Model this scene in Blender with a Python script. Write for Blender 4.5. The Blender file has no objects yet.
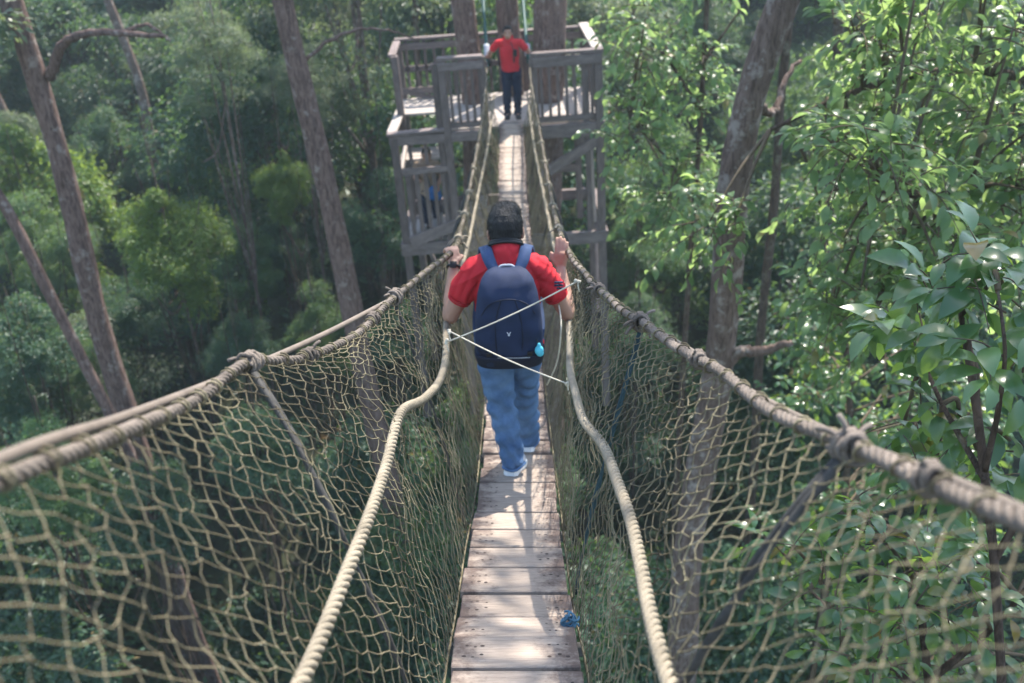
import bpy, math, random
import numpy as np
from math import sin, cos, radians, pi
from mathutils import Matrix, Vector
S = bpy.context.scene
COL = S.collection
rnd = random.Random(7)
RNG = np.random.default_rng(11)
A = np.array

# ------------------------------------------------------------------ camera model
F = 995.0
TH, RO = radians(28.5), radians(2.0)
CF = A([0, cos(TH), -sin(TH)])
_u, _r = A([0, sin(TH), cos(TH)]), A([1.0, 0, 0])
CR = _r*cos(RO) - _u*sin(RO)
CU = _u*cos(RO) + _r*sin(RO)
CP = A([0, 0, 17.0])

def P(x, y, z):
    return CP + CF*z + CR*((x-512)/F*z) - CU*((y-341.5)/F*z)

def PY(x, y, Y):
    d = CF + CR*((x-512)/F) - CU*((y-341.5)/F)
    return CP + d*(Y/d[1])

def proj(p):
    q = A(p)-CP
    z = q@CF
    return 512+F*(q@CR)/z, 341.5-F*(q@CU)/z, z

cam = bpy.data.cameras.new('camera')
camo = bpy.data.objects.new('camera', cam)
COL.objects.link(camo)
M = Matrix.Identity(4)
for i in range(3):
    M[i][0], M[i][1], M[i][2], M[i][3] = CR[i], CU[i], -CF[i], CP[i]
camo.matrix_world = M
cam.sensor_width = 36
cam.lens = F/1024*36
cam.clip_start = 0.05
cam.clip_end = 1000
cam.dof.use_dof = True
cam.dof.focus_distance = 3.3
cam.dof.aperture_fstop = 3.0
S.camera = camo

# ------------------------------------------------------------------ mesh helpers
class MB:
    def __init__(s):
        s.v, s.q, s.mi, s.n = [], [], [], 0
    def add(s, v, f, m=0):
        v = np.asarray(v, float).reshape(-1, 3)
        f = np.asarray(f, int)
        s.v.append(v); s.q.append((f+s.n, m)); s.n += len(v)
        return s
    def mesh(s, name, smooth=False):
        me = bpy.data.meshes.new(name)
        V = np.concatenate(s.v)
        me.vertices.add(len(V)); me.vertices.foreach_set('co', V.ravel())
        nl = sum(f.size for f, _ in s.q); npoly = sum(len(f) for f, _ in s.q)
        me.loops.add(nl); me.polygons.add(npoly)
        li = np.concatenate([f.ravel() for f, _ in s.q])
        tot = np.concatenate([np.full(len(f), f.shape[1]) for f, _ in s.q])
        st = np.concatenate([[0], np.cumsum(tot)[:-1]])
        me.loops.foreach_set('vertex_index', li)
        me.polygons.foreach_set('loop_start', st)
        me.polygons.foreach_set('material_index', np.concatenate([np.full(len(f), m) for f, m in s.q]))
        me.polygons.foreach_set('use_smooth', np.full(npoly, smooth))
        me.update(calc_edges=True)
        me.validate()
        return me
    def build(s, name, mats, parent=None, smooth=False):
        me = s.mesh(name, smooth)
        return mobj(name, me, mats, parent)

def mobj(name, me, mats, parent=None):
    o = bpy.data.objects.new(name, me)
    if mats is not None and not me.materials:
        for m in (mats if isinstance(mats, (list, tuple)) else [mats]):
            me.materials.append(m)
    COL.objects.link(o)
    if parent is not None:
        o.parent = parent
    return o

def empty(name, loc, label, cat, group=None, rot=(0, 0, 0), scale=1.0):
    o = bpy.data.objects.new(name, None)
    COL.objects.link(o)
    o.location = loc; o.rotation_euler = rot; o.scale = (scale,)*3
    tag(o, label, cat, group)
    return o

def tag(o, label, cat, group=None, kind=None):
    if label: o['label'] = label
    if cat: o['category'] = cat
    if group: o['group'] = group
    if kind: o['kind'] = kind
    return o

BOXF = A([[0, 3, 2, 1], [4, 5, 6, 7], [0, 1, 5, 4], [1, 2, 6, 5], [2, 3, 7, 6], [3, 0, 4, 7]])
def box(mb, c, s, R=None, m=0, bev=0.0):
    """box centre c size s; bev>0 chamfers the long edges"""
    c, s = A(c, float), A(s, float)/2
    if bev:
        # chamfered box: 24 verts
        vs, idx = [], {}
        for i, sg in enumerate([(x, y, z) for x in (-1, 1) for y in (-1, 1) for z in (-1, 1)]):
            for ax in range(3):
                p = A(sg)*s
                for k in range(3):
                    if k != ax: p[k] -= sg[k]*bev
                idx[(sg, ax)] = len(vs); vs.append(p)
        vs = A(vs); f4, f3 = [], []
        for ax in range(3):
            o1, o2 = (ax+1) % 3, (ax+2) % 3
            for sg in (-1, 1):
                loop = []
                for a, b in ((-1, -1), (1, -1), (1, 1), (-1, 1)):
                    k = [0, 0, 0]; k[ax] = sg; k[o1] = a; k[o2] = b
                    loop.append(idx[(tuple(k), ax)])
                f4.append(loop if sg > 0 else loop[::-1])
            for a in (-1, 1):
                for b in (-1, 1):
                    k0, k1 = [0]*3, [0]*3
                    k0[ax], k1[ax] = -1, 1
                    for k in (k0, k1): k[o1] = a; k[o2] = b
                    q = [idx[(tuple(k0), o1)], idx[(tuple(k1), o1)], idx[(tuple(k1), o2)], idx[(tuple(k0), o2)]]
                    f4.append(q if a*b < 0 else q[::-1])
        for sg in [(x, y, z) for x in (-1, 1) for y in (-1, 1) for z in (-1, 1)]:
            t = [idx[(sg, 0)], idx[(sg, 1)], idx[(sg, 2)]]
            f3.append(t if sg[0]*sg[1]*sg[2] > 0 else t[::-1])
        if R is not None: vs = vs@A(R).T
        n0 = mb.n
        mb.add(vs+c, f4, m)
        mb.q.append((A(f3)+n0, m))
        return
    v = A([[-1, -1, -1], [1, -1, -1], [1, 1, -1], [-1, 1, -1], [-1, -1, 1], [1, -1, 1], [1, 1, 1], [-1, 1, 1]])*s
    if R is not None: v = v@A(R).T
    mb.add(v+c, BOXF, m)

def frame(t, up=(0, 0, 1)):
    t = t/np.linalg.norm(t)
    up = A(up, float)
    if abs(t@up) > .95: up = A([0, 1.0, 0])
    a = np.cross(up, t); a /= np.linalg.norm(a)
    return np.stack([a, np.cross(t, a), t], 1)

def bar(mb, p0, p1, w, h, up=(0, 0, 1), m=0, bev=0.004):
    p0, p1 = A(p0, float), A(p1, float)
    box(mb, (p0+p1)/2, (w, h, np.linalg.norm(p1-p0)), frame(p1-p0, up), m, bev)

def tangents(p):
    t = np.gradient(p, axis=0)
    return t/np.maximum(np.linalg.norm(t, axis=1, keepdims=True), 1e-9)

def tube(mb, p, r, sides=6, m=0, cap=True):
    p = np.asarray(p, float); n = len(p)
    r = np.broadcast_to(np.asarray(r, float), (n,))
    t = tangents(p)
    # parallel transport
    a = np.zeros((n, 3))
    up = A([0, 0, 1.0]) if abs(t[0, 2]) < .9 else A([0, 1.0, 0])
    v = np.cross(up, t[0]); v /= np.linalg.norm(v)
    for i in range(n):
        v = v - t[i]*(v@t[i]); v /= np.linalg.norm(v); a[i] = v
    b = np.cross(t, a)
    ang = np.arange(sides)*2*pi/sides
    V = p[:, None]+r[:, None, None]*(np.cos(ang)[None, :, None]*a[:, None]+np.sin(ang)[None, :, None]*b[:, None])
    i = np.arange(n-1)[:, None]*sides; k = np.arange(sides)[None]; k2 = (k+1) % sides
    f = np.stack([i+k, i+k2, i+sides+k2, i+sides+k], -1).reshape(-1, 4)
    n0 = mb.n
    mb.add(V, f, m)
    if cap:
        mb.q.append((A([np.arange(sides)[::-1]+n0]), m))
        mb.q.append((A([np.arange(sides)+n0+(n-1)*sides]), m))

def spline(pts, n):
    """centripetal-ish Catmull-Rom by arc length, n samples"""
    p = np.asarray(pts, float)
    d = np.concatenate([[0], np.cumsum(np.linalg.norm(np.diff(p, axis=0), axis=1))])
    m = np.zeros_like(p)
    dd = np.diff(d)[:, None]; sl = np.diff(p, axis=0)/dd
    m[0], m[-1] = sl[0], sl[-1]
    if len(p) > 2: m[1:-1] = (sl[:-1]*dd[1:]+sl[1:]*dd[:-1])/(dd[1:]+dd[:-1])
    s = np.linspace(0, d[-1], n)
    k = np.clip(np.searchsorted(d, s, 'right')-1, 0, len(p)-2)
    h = (d[k+1]-d[k])[:, None]; t = ((s-d[k])[:, None])/h
    return ((2*t**3-3*t**2+1)*p[k]+(t**3-2*t**2+t)*h*m[k]+(-2*t**3+3*t**2)*p[k+1]+(t**3-t**2)*h*m[k+1])

def length(p): return np.linalg.norm(np.diff(p, axis=0), axis=1).sum()

def rope(mb, pts, R, pitch=.075, sides=6, m=0, strands=3, seg=10, wob=.0):
    L = length(spline(pts, 200)); n = int(L/pitch*seg)
    p = spline(pts, n)
    if wob: p = p+np.cumsum(RNG.normal(0, wob/10, p.shape), 0)*0+wob*np.sin(np.linspace(0, L*9, n))[:, None]*A([.6, 0, 1])
    t = tangents(p)
    a = np.cross(A([0, 0, 1.0]), t); a /= np.linalg.norm(a, axis=1, keepdims=True)
    b = np.cross(t, a)
    ph = np.linspace(0, L, n)/pitch*2*pi
    for k in range(strands):
        q = ph+k*2*pi/strands
        c = p+.58*R*(np.cos(q)[:, None]*a+np.sin(q)[:, None]*b)
        tube(mb, c, R*.47, sides, m)

# ------------------------------------------------------------------ materials
def mat(name, col, rough=.8, var=.25, scale=6.0, bump=.0, bscale=40.0, stretch=(1, 1, 1), col2=None, spec=.3, objvar=0.0, detail=6):
    m = bpy.data.materials.new(name); m.use_nodes = True
    N, Lk = m.node_tree.nodes, m.node_tree.links
    b = N['Principled BSDF']
    b.inputs['Roughness'].default_value = rough
    b.inputs['Specular IOR Level'].default_value = spec
    tc = N.new('ShaderNodeTexCoord'); mp = N.new('ShaderNodeMapping')
    mp.inputs['Scale'].default_value = stretch
    Lk.new(tc.outputs['Object'], mp.inputs['Vector'])
    nz = N.new('ShaderNodeTexNoise'); nz.inputs['Scale'].default_value = scale
    nz.inputs['Detail'].default_value = detail; nz.inputs['Roughness'].default_value = .65
    Lk.new(mp.outputs['Vector'], nz.inputs['Vector'])
    cr = N.new('ShaderNodeValToRGB')
    c2 = col2 if col2 else [min(1, c*(1+var)) for c in col]
    cr.color_ramp.elements[0].position = .32; cr.color_ramp.elements[1].position = .68
    cr.color_ramp.elements[0].color = [c*(1-var) for c in col]+[1]
    cr.color_ramp.elements[1].color = list(c2)+[1]
    Lk.new(nz.outputs['Fac'], cr.inputs['Fac'])
    out = cr.outputs['Color']
    if objvar:
        oi = N.new('ShaderNodeObjectInfo'); hs = N.new('ShaderNodeHueSaturation')
        mr = N.new('ShaderNodeMapRange'); mr.inputs['To Min'].default_value = 1-objvar; mr.inputs['To Max'].default_value = 1+objvar
        Lk.new(oi.outputs['Random'], mr.inputs['Value']); Lk.new(mr.outputs['Result'], hs.inputs['Value'])
        Lk.new(out, hs.inputs['Color']); out = hs.outputs['Color']
    Lk.new(out, b.inputs['Base Color'])
    if bump:
        n2 = N.new('ShaderNodeTexNoise'); n2.inputs['Scale'].default_value = bscale; n2.inputs['Detail'].default_value = 5
        Lk.new(mp.outputs['Vector'], n2.inputs['Vector'])
        bp = N.new('ShaderNodeBump'); bp.inputs['Strength'].default_value = bump; bp.inputs['Distance'].default_value = .02
        Lk.new(n2.outputs['Fac'], bp.inputs['Height']); Lk.new(bp.outputs['Normal'], b.inputs['Normal'])
    return m

def barkmat(name, c_dark, c_mid, c_light, patch=.5):
    m = bpy.data.materials.new(name); m.use_nodes = True
    N, Lk = m.node_tree.nodes, m.node_tree.links
    b = N['Principled BSDF']; b.inputs['Roughness'].default_value = .92; b.inputs['Specular IOR Level'].default_value = .2
    tc = N.new('ShaderNodeTexCoord'); mp = N.new('ShaderNodeMapping'); mp.inputs['Scale'].default_value = (1, 1, .22); Lk.new(tc.outputs['Object'], mp.inputs['Vector'])
    n1 = N.new('ShaderNodeTexNoise'); n1.inputs['Scale'].default_value = 26; n1.inputs['Detail'].default_value = 7; n1.inputs['Roughness'].default_value = .72; n1.inputs['Distortion'].default_value = .6; Lk.new(mp.outputs[0], n1.inputs['Vector'])
    n2 = N.new('ShaderNodeTexNoise'); n2.inputs['Scale'].default_value = 5.5; n2.inputs['Detail'].default_value = 6; n2.inputs['Roughness'].default_value = .68; Lk.new(tc.outputs['Object'], n2.inputs['Vector'])
    r1 = N.new('ShaderNodeValToRGB'); r1.color_ramp.elements[0].position = .36; r1.color_ramp.elements[1].position = .62
    r1.color_ramp.elements[0].color = (*c_dark, 1); r1.color_ramp.elements[1].color = (*c_mid, 1); Lk.new(n1.outputs['Fac'], r1.inputs['Fac'])
    r2 = N.new('ShaderNodeValToRGB'); r2.color_ramp.elements[0].position = .62-patch*.2; r2.color_ramp.elements[1].position = .70-patch*.16; Lk.new(n2.outputs['Fac'], r2.inputs['Fac'])
    mx = N.new('ShaderNodeMix'); mx.data_type = 'RGBA'; Lk.new(r2.outputs['Color'], mx.inputs['Factor']); Lk.new(r1.outputs['Color'], mx.inputs['A']); mx.inputs['B'].default_value = (*c_light, 1)
    Lk.new(mx.outputs['Result'], b.inputs['Base Color'])
    bp = N.new('ShaderNodeBump'); bp.inputs['Strength'].default_value = 1; bp.inputs['Distance'].default_value = .03; Lk.new(n1.outputs['Fac'], bp.inputs['Height']); Lk.new(bp.outputs['Normal'], b.inputs['Normal'])
    return m

def leafmat(name, cols, trans, tf=.4, rough=.42, spec=.45, objvar=.12):
    m = bpy.data.materials.new(name); m.use_nodes = True
    N, Lk = m.node_tree.nodes, m.node_tree.links
    b = N['Principled BSDF']; b.inputs['Roughness'].default_value = rough; b.inputs['Specular IOR Level'].default_value = spec
    g = N.new('ShaderNodeNewGeometry'); cr = N.new('ShaderNodeValToRGB')
    e = cr.color_ramp.elements
    e[0].color = (*cols[0], 1); e[1].color = (*cols[2], 1); x = e.new(.5); x.color = (*cols[1], 1)
    e[2].position = .965; x = e.new(.985); x.color = (.16, .10, .03, 1)
    Lk.new(g.outputs['Random Per Island'], cr.inputs['Fac'])
    oi = N.new('ShaderNodeObjectInfo'); hs = N.new('ShaderNodeHueSaturation')
    mr = N.new('ShaderNodeMapRange'); mr.inputs['To Min'].default_value = 1-objvar*2; mr.inputs['To Max'].default_value = 1+objvar*2
    Lk.new(oi.outputs['Random'], mr.inputs['Value']); Lk.new(mr.outputs['Result'], hs.inputs['Value'])
    m2 = N.new('ShaderNodeMapRange'); m2.inputs['To Min'].default_value = .5-objvar*.12; m2.inputs['To Max'].default_value = .5+objvar*.12
    mm = N.new('ShaderNodeMath'); mm.operation = 'MULTIPLY'; mm.inputs[1].default_value = 7.31
    fr = N.new('ShaderNodeMath'); fr.operation = 'FRACT'
    Lk.new(oi.outputs['Random'], mm.inputs[0]); Lk.new(mm.outputs[0], fr.inputs[0]); Lk.new(fr.outputs[0], m2.inputs['Value'])
    Lk.new(m2.outputs['Result'], hs.inputs['Hue'])
    Lk.new(cr.outputs['Color'], hs.inputs['Color']); Lk.new(hs.outputs['Color'], b.inputs['Base Color'])
    t = N.new('ShaderNodeBsdfTranslucent'); t.inputs['Color'].default_value = (*trans, 1)
    mx = N.new('ShaderNodeMixShader'); mx.inputs['Fac'].default_value = tf
    Lk.new(b.outputs['BSDF'], mx.inputs[1]); Lk.new(t.outputs['BSDF'], mx.inputs[2])
    Lk.new(mx.outputs['Shader'], N['Material Output'].inputs['Surface'])
    return m

MAT = {}
def plankmat():
    m = mat('plank_wood', (.37, .30, .245), .72, .24, 5, .5, 60, (2.2, 14, 14), objvar=.14)
    N, Lk = m.node_tree.nodes, m.node_tree.links
    b = N['Principled BSDF']; src = b.inputs['Base Color'].links[0].from_socket
    tc = next(n for n in N if n.type == 'TEX_COORD'); oi = next(n for n in N if n.type == 'OBJECT_INFO')
    # wet, rusty staining round the nail ends of each plank
    sx = N.new('ShaderNodeSeparateXYZ'); Lk.new(tc.outputs['Object'], sx.inputs[0])
    ab = N.new('ShaderNodeMath'); ab.operation = 'ABSOLUTE'; Lk.new(sx.outputs['X'], ab.inputs[0])
    mr = N.new('ShaderNodeMapRange'); mr.inputs['From Min'].default_value = .04; mr.inputs['From Max'].default_value = .17; Lk.new(ab.outputs[0], mr.inputs['Value'])
    nz = N.new('ShaderNodeTexNoise'); nz.noise_dimensions = '4D'; nz.inputs['Scale'].default_value = 15; nz.inputs['Detail'].default_value = 5; nz.inputs['Roughness'].default_value = .7
    mu = N.new('ShaderNodeMath'); mu.operation = 'MULTIPLY'; mu.inputs[1].default_value = 40; Lk.new(oi.outputs['Random'], mu.inputs[0]); Lk.new(mu.outputs[0], nz.inputs['W']); Lk.new(tc.outputs['Object'], nz.inputs['Vector'])
    m1 = N.new('ShaderNodeMath'); m1.operation = 'MULTIPLY_ADD'; m1.inputs[1].default_value = .34; m1.inputs[2].default_value = 0; Lk.new(mr.outputs['Result'], m1.inputs[0])
    ad = N.new('ShaderNodeMath'); ad.operation = 'ADD'; Lk.new(m1.outputs[0], ad.inputs[0]); Lk.new(nz.outputs['Fac'], ad.inputs[1])
    cr = N.new('ShaderNodeValToRGB'); cr.color_ramp.elements[0].position = .64; cr.color_ramp.elements[1].position = .86; cr.color_ramp.elements[1].color = (.8, .8, .8, 1); Lk.new(ad.outputs[0], cr.inputs['Fac'])
    mx = N.new('ShaderNodeMix'); mx.data_type = 'RGBA'; Lk.new(cr.outputs['Color'], mx.inputs['Factor']); Lk.new(src, mx.inputs['A']); mx.inputs['B'].default_value = (.075, .045, .038, 1)
    Lk.new(mx.outputs['Result'], b.inputs['Base Color'])
    return m
MAT['plank'] = plankmat()
MAT['nail'] = mat('nail_stain', (.05, .035, .03), .8, .4, 30)
MAT['rope'] = mat('rope_fibre', (.245, .21, .155), .9, .3, 9, .35, 260)
MAT['rope_dark'] = mat('rope_fibre_grey', (.145, .12, .10), .9, .45, 9, .35, 260)
MAT['cable'] = mat('sheathed_cable', (.15, .122, .10), .65, .2, 14)
MAT['net'] = mat('net_twine', (.115, .09, .055), .88, .5, 3.2, col2=(.225, .195, .12))  # patchy two-tone colour paints in the lit and dim stretches of twine
MAT['strap'] = mat('dark_strap', (.045, .043, .04), .8, .4, 25)
MAT['bluecord'] = mat('blue_cord', (.05, .13, .2), .7, .3, 20)
MAT['teal_strap'] = mat('teal_strap', (.02, .045, .055), .8, .3, 20)
MAT['cord'] = mat('pale_cord', (.55, .5, .4), .8, .2, 20)
MAT['timber'] = mat('weathered_timber', (.135, .106, .098), .85, .35, 3.5, .4, 30, (5, 5, 1.2), objvar=.14)
MAT['timber_h'] = mat('weathered_rail', (.165, .132, .124), .85, .32, 3.5, .4, 30, (1.2, 5, 5), objvar=.14)
MAT['board'] = mat('floor_board', (.36, .315, .285), .8, .25, 3, .4, 30, (1, 8, 8), objvar=.1)
MAT['bark'] = barkmat('bark_brown', (.04, .027, .02), (.13, .09, .07), (.18, .16, .12), .3)
MAT['bark_red'] = barkmat('bark_reddish', (.07, .043, .036), (.22, .15, .128), (.28, .23, .205), .3)
MAT['bark_pale'] = barkmat('bark_mottled', (.075, .05, .04), (.21, .15, .125), (.30, .255, .225), .5)
MAT['bark_white'] = mat('bark_white', (.5, .46, .42), .9, .25, 2.0, .4, 8, (2, 2, .6))
MAT['twig'] = mat('twig', (.10, .075, .05), .9, .3, 8)
MAT['ground'] = mat('forest_floor', (.045, .04, .025), 1, .5, 1.2, .8, 4, col2=(.05, .06, .03))
MAT['leaf_dark'] = leafmat('leaf_dark', ((.019, .054, .036), (.032, .080, .050), (.062, .120, .066)), (.16, .28, .06), .42)
MAT['leaf_mid'] = leafmat('leaf_mid', ((.028, .074, .036), (.046, .105, .050), (.09, .155, .065)), (.24, .38, .07), .44)
MAT['leaf_lime'] = leafmat('leaf_lime', ((.04, .085, .02), (.07, .13, .025), (.11, .17, .03)), (.30, .42, .06), .46)
MAT['leaf_pale'] = leafmat('leaf_pale', ((.045, .075, .05), (.075, .11, .068), (.125, .16, .10)), (.24, .31, .12), .42)
MAT['leaf_near'] = leafmat('leaf_near', ((.05, .105, .045), (.085, .16, .065), (.15, .23, .10)), (.38, .54, .17), .5, .36, .55, .04)
MAT['leaf_gloss'] = leafmat('leaf_gloss', ((.035, .09, .04), (.05, .115, .05), (.085, .15, .06)), (.30, .46, .07), .38, .27, .7, .04)
MAT['skin'] = mat('skin', (.36, .20, .14), .5, .08, 12, spec=.4)
MAT['hair'] = mat('black_hair', (.006, .0055, .0065), .6, .5, 60, .6, 180, (1, 1, .35), spec=.4)
MAT['shirt'] = mat('red_cotton', (.50, .028, .038), .85, .10, 5, .12, 160, spec=.15)
MAT['denim'] = mat('blue_denim', (.065, .125, .25), .88, .25, 6, .25, 220, col2=(.13, .22, .37), spec=.15)
MAT['navy'] = mat('dark_trousers', (.018, .025, .05), .85, .2, 6, .2, 200, spec=.15)
MAT['shoe'] = mat('shoe_upper', (.42, .43, .47), .7, .12, 20)
MAT['shoe_dark'] = mat('dark_shoe', (.03, .03, .035), .6, .2, 20)
MAT['sole'] = mat('white_sole', (.75, .75, .74), .6, .06, 20)
MAT['pack'] = mat('pack_navy', (.012, .023, .062), .72, .22, 8, .3, 300, spec=.3)
MAT['pack_dark'] = mat('pack_dark', (.009, .013, .03), .75, .2, 8, .25, 300, spec=.3)
MAT['webbing'] = mat('pack_strap', (.03, .06, .14), .7, .15, 30, .3, 300)
MAT['grey'] = mat('grey_webbing', (.35, .37, .42), .6, .1, 30)
MAT['white'] = mat('white_print', (.8, .8, .82), .6, .03, 30)
MAT['aqua'] = mat('turquoise_pouch', (.10, .52, .68), .55, .12, 30)
MAT['black'] = mat('black_plastic', (.012, .012, .014), .4, .2, 20)
MAT['eye'] = mat('eye', (.05, .035, .03), .2, .1, 30)
MAT['green_cable'] = mat('green_cable', (.012, .07, .065), .5, .2, 20)
MAT['bag_blue'] = mat('blue_bag', (.03, .16, .45), .6, .15, 20)
MAT['shirt_tan'] = mat('tan_shirt', (.34, .25, .18), .85, .15, 8)


# ------------------------------------------------------------------ rope bridge
bridge = empty('rope_bridge', (0, 0, 0), 'long narrow plank footbridge hung between tall sagging rope nets', 'rope bridge')
DK = [P(520, 1500, 1.2), P(518, 900, 2.05), P(516, 658, 2.95), P(515, 605, 3.48), P(515, 546, 4.1), P(517, 499, 4.8), P(516.5, 451, 5.6),
      P(515.5, 385, 6.9), P(514.5, 305, 8.6), P(514, 246, 10.7), P(513.3, 199, 13.0), P(512, 150, 14.9), P(511, 121, 16.25)]
deck = spline(DK, 400)
dl = np.concatenate([[0], np.cumsum(np.linalg.norm(np.diff(deck, axis=0), axis=1))])
def deck_at(s):
    return A([np.interp(s, dl, deck[:, k]) for k in range(3)])
dt = tangents(deck)
def deck_frame(s):
    t = A([np.interp(s, dl, dt[:, k]) for k in range(3)]); t /= np.linalg.norm(t)
    a = CR-t*(CR@t); a /= np.linalg.norm(a)
    return a, t, np.cross(a, t)
DW = .38
PIT = .247
npl = int(dl[-1]/PIT)
for i in range(npl):
    s = (i+.5)*PIT
    a, t, n = deck_frame(s)
    c = deck_at(s)
    w = DW*(1+rnd.uniform(-.025, .03)); d = PIT-rnd.uniform(.011, .024)
    sk = rnd.gauss(0, .008); tl = rnd.gauss(0, .012)
    a2 = a*cos(sk)+t*sin(sk); t2 = t*cos(sk)-a*sin(sk)
    t3 = t2*cos(tl)+n*sin(tl); n3 = n*cos(tl)-t2*sin(tl)
    R = np.stack([a2, t3, n3], 1)
    c = c + a*rnd.gauss(0, .005) - n*.017 + n*rnd.gauss(0, .0025)
    mb = MB()
    box(mb, (0, 0, 0), (w, d, .034), None, 0, .004)
    if s < 9:
        for sx in (-1, 1):
            for kx in range(3):
                for ky in range(2):
                    if rnd.random() < .12: continue
                    q = A([sx*(w/2-.035-.026*kx+rnd.uniform(-.006, .006)), (ky-.5)*.075+rnd.uniform(-.012, .012), .0178])
                    rr = rnd.uniform(.004, .0075); an = np.arange(8)*pi/4
                    ring = np.stack([q[0]+rr*np.cos(an), q[1]+rr*np.sin(an)*rnd.uniform(.8, 1.2), np.full(8, q[2])], 1)
                    mb.add(ring, [list(range(8))], 1)
    o = mb.build('plank', [MAT['plank'], MAT['nail']], bridge)
    mt = Matrix.Identity(4)
    for k in range(3):
        mt[k][0], mt[k][1], mt[k][2], mt[k][3] = R[k][0], R[k][1], R[k][2], c[k]
    o.matrix_local = mt

TOPL = [P(-300, 640, .72), P(0, 480, 1.1), P(130, 431, 1.55), P(205, 394, 2.0), P(250, 363, 2.35), P(300, 358, 2.65), P(345, 342, 3.05), P(395, 297, 3.75),
        P(430, 269, 4.4), P(452, 252, 5.0), P(461, 228, 6.1), P(469, 192, 8.1), P(477, 150, 10.3), P(482, 120, 12.5), P(486, 85, 14.6), P(487, 62, 16.3)]
TOPR = [P(1330, 655, .72), P(1024, 522, 1.05), P(930, 479, 1.3), P(850, 447, 1.55), P(790, 420, 1.8), P(720, 373, 2.25), P(640, 322, 3.0), P(598, 289, 3.9),
        P(567, 250, 5.0), P(557, 224, 6.1), P(550, 190, 8.1), P(543, 150, 10.3), P(537, 115, 12.5), P(531, 82, 14.6), P(529, 60, 16.3)]
MIDL = [P(120, 1050, .85), P(235, 800, 1.3), P(300, 683, 1.68), P(352, 560, 2.15), P(385, 470, 2.7), P(402, 411, 3.2), P(425, 398, 3.6), P(443, 372, 4.2), P(447, 320, 4.9),
        P(455, 290, 6.2), P(468, 245, 8.3), P(479, 190, 10.5), P(487, 150, 12.8), P(492, 115, 15), P(494, 95, 16.3)]
MIDR = [P(850, 1050, .85), P(730, 820, 1.3), P(668, 683, 1.68), P(640, 560, 2.2), P(608, 456, 2.95), P(582, 415, 3.5), P(571, 372, 4.1), P(569, 320, 4.9), P(563, 290, 6.2),
        P(553, 240, 8.3), P(543, 190, 10.5), P(535, 150, 12.8), P(530, 115, 15), P(527, 92, 16.3)]
CABL = [P(-300, 600, .73), P(0, 459, 1.12), P(120, 418, 1.6), P(250, 367, 2.38), P(320, 336, 2.95), P(392, 299, 3.77)]
CABR = [P(646, 325, 3.02), P(700, 357, 2.5), P(750, 392, 2.15), P(795, 416, 1.9), P(855, 444, 1.6), P(930, 472, 1.33), P(1024, 512, 1.08), P(1330, 640, .74)]
def along(pts): return spline(pts, 600)
def atY(c, Y): return A([np.interp(Y, c[:, 1], c[:, k]) for k in range(3)])
tl, tr, ml, mr_ = along(TOPL), along(TOPR), along(MIDL), along(MIDR)
for pts, nm, R, mt in ((TOPL, 'hand_rope', .0125, 'rope_dark'), (TOPR, 'hand_rope', .0125, 'rope_dark')):
    mb = MB(); rope(mb, pts, R, .07, 6, wob=.004); mb.build(nm, MAT[mt], bridge, True)
for pts in (MIDL, MIDR):
    mb = MB(); rope(mb, pts, .016, .085, 6, wob=.003); mb.build('grab_rope', MAT['rope'], bridge, True)
for pts in (CABL, CABR):
    mb = MB(); tube(mb, spline(pts, 90), .0088, 8); mb.build('cable', MAT['cable'], bridge, True)

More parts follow.
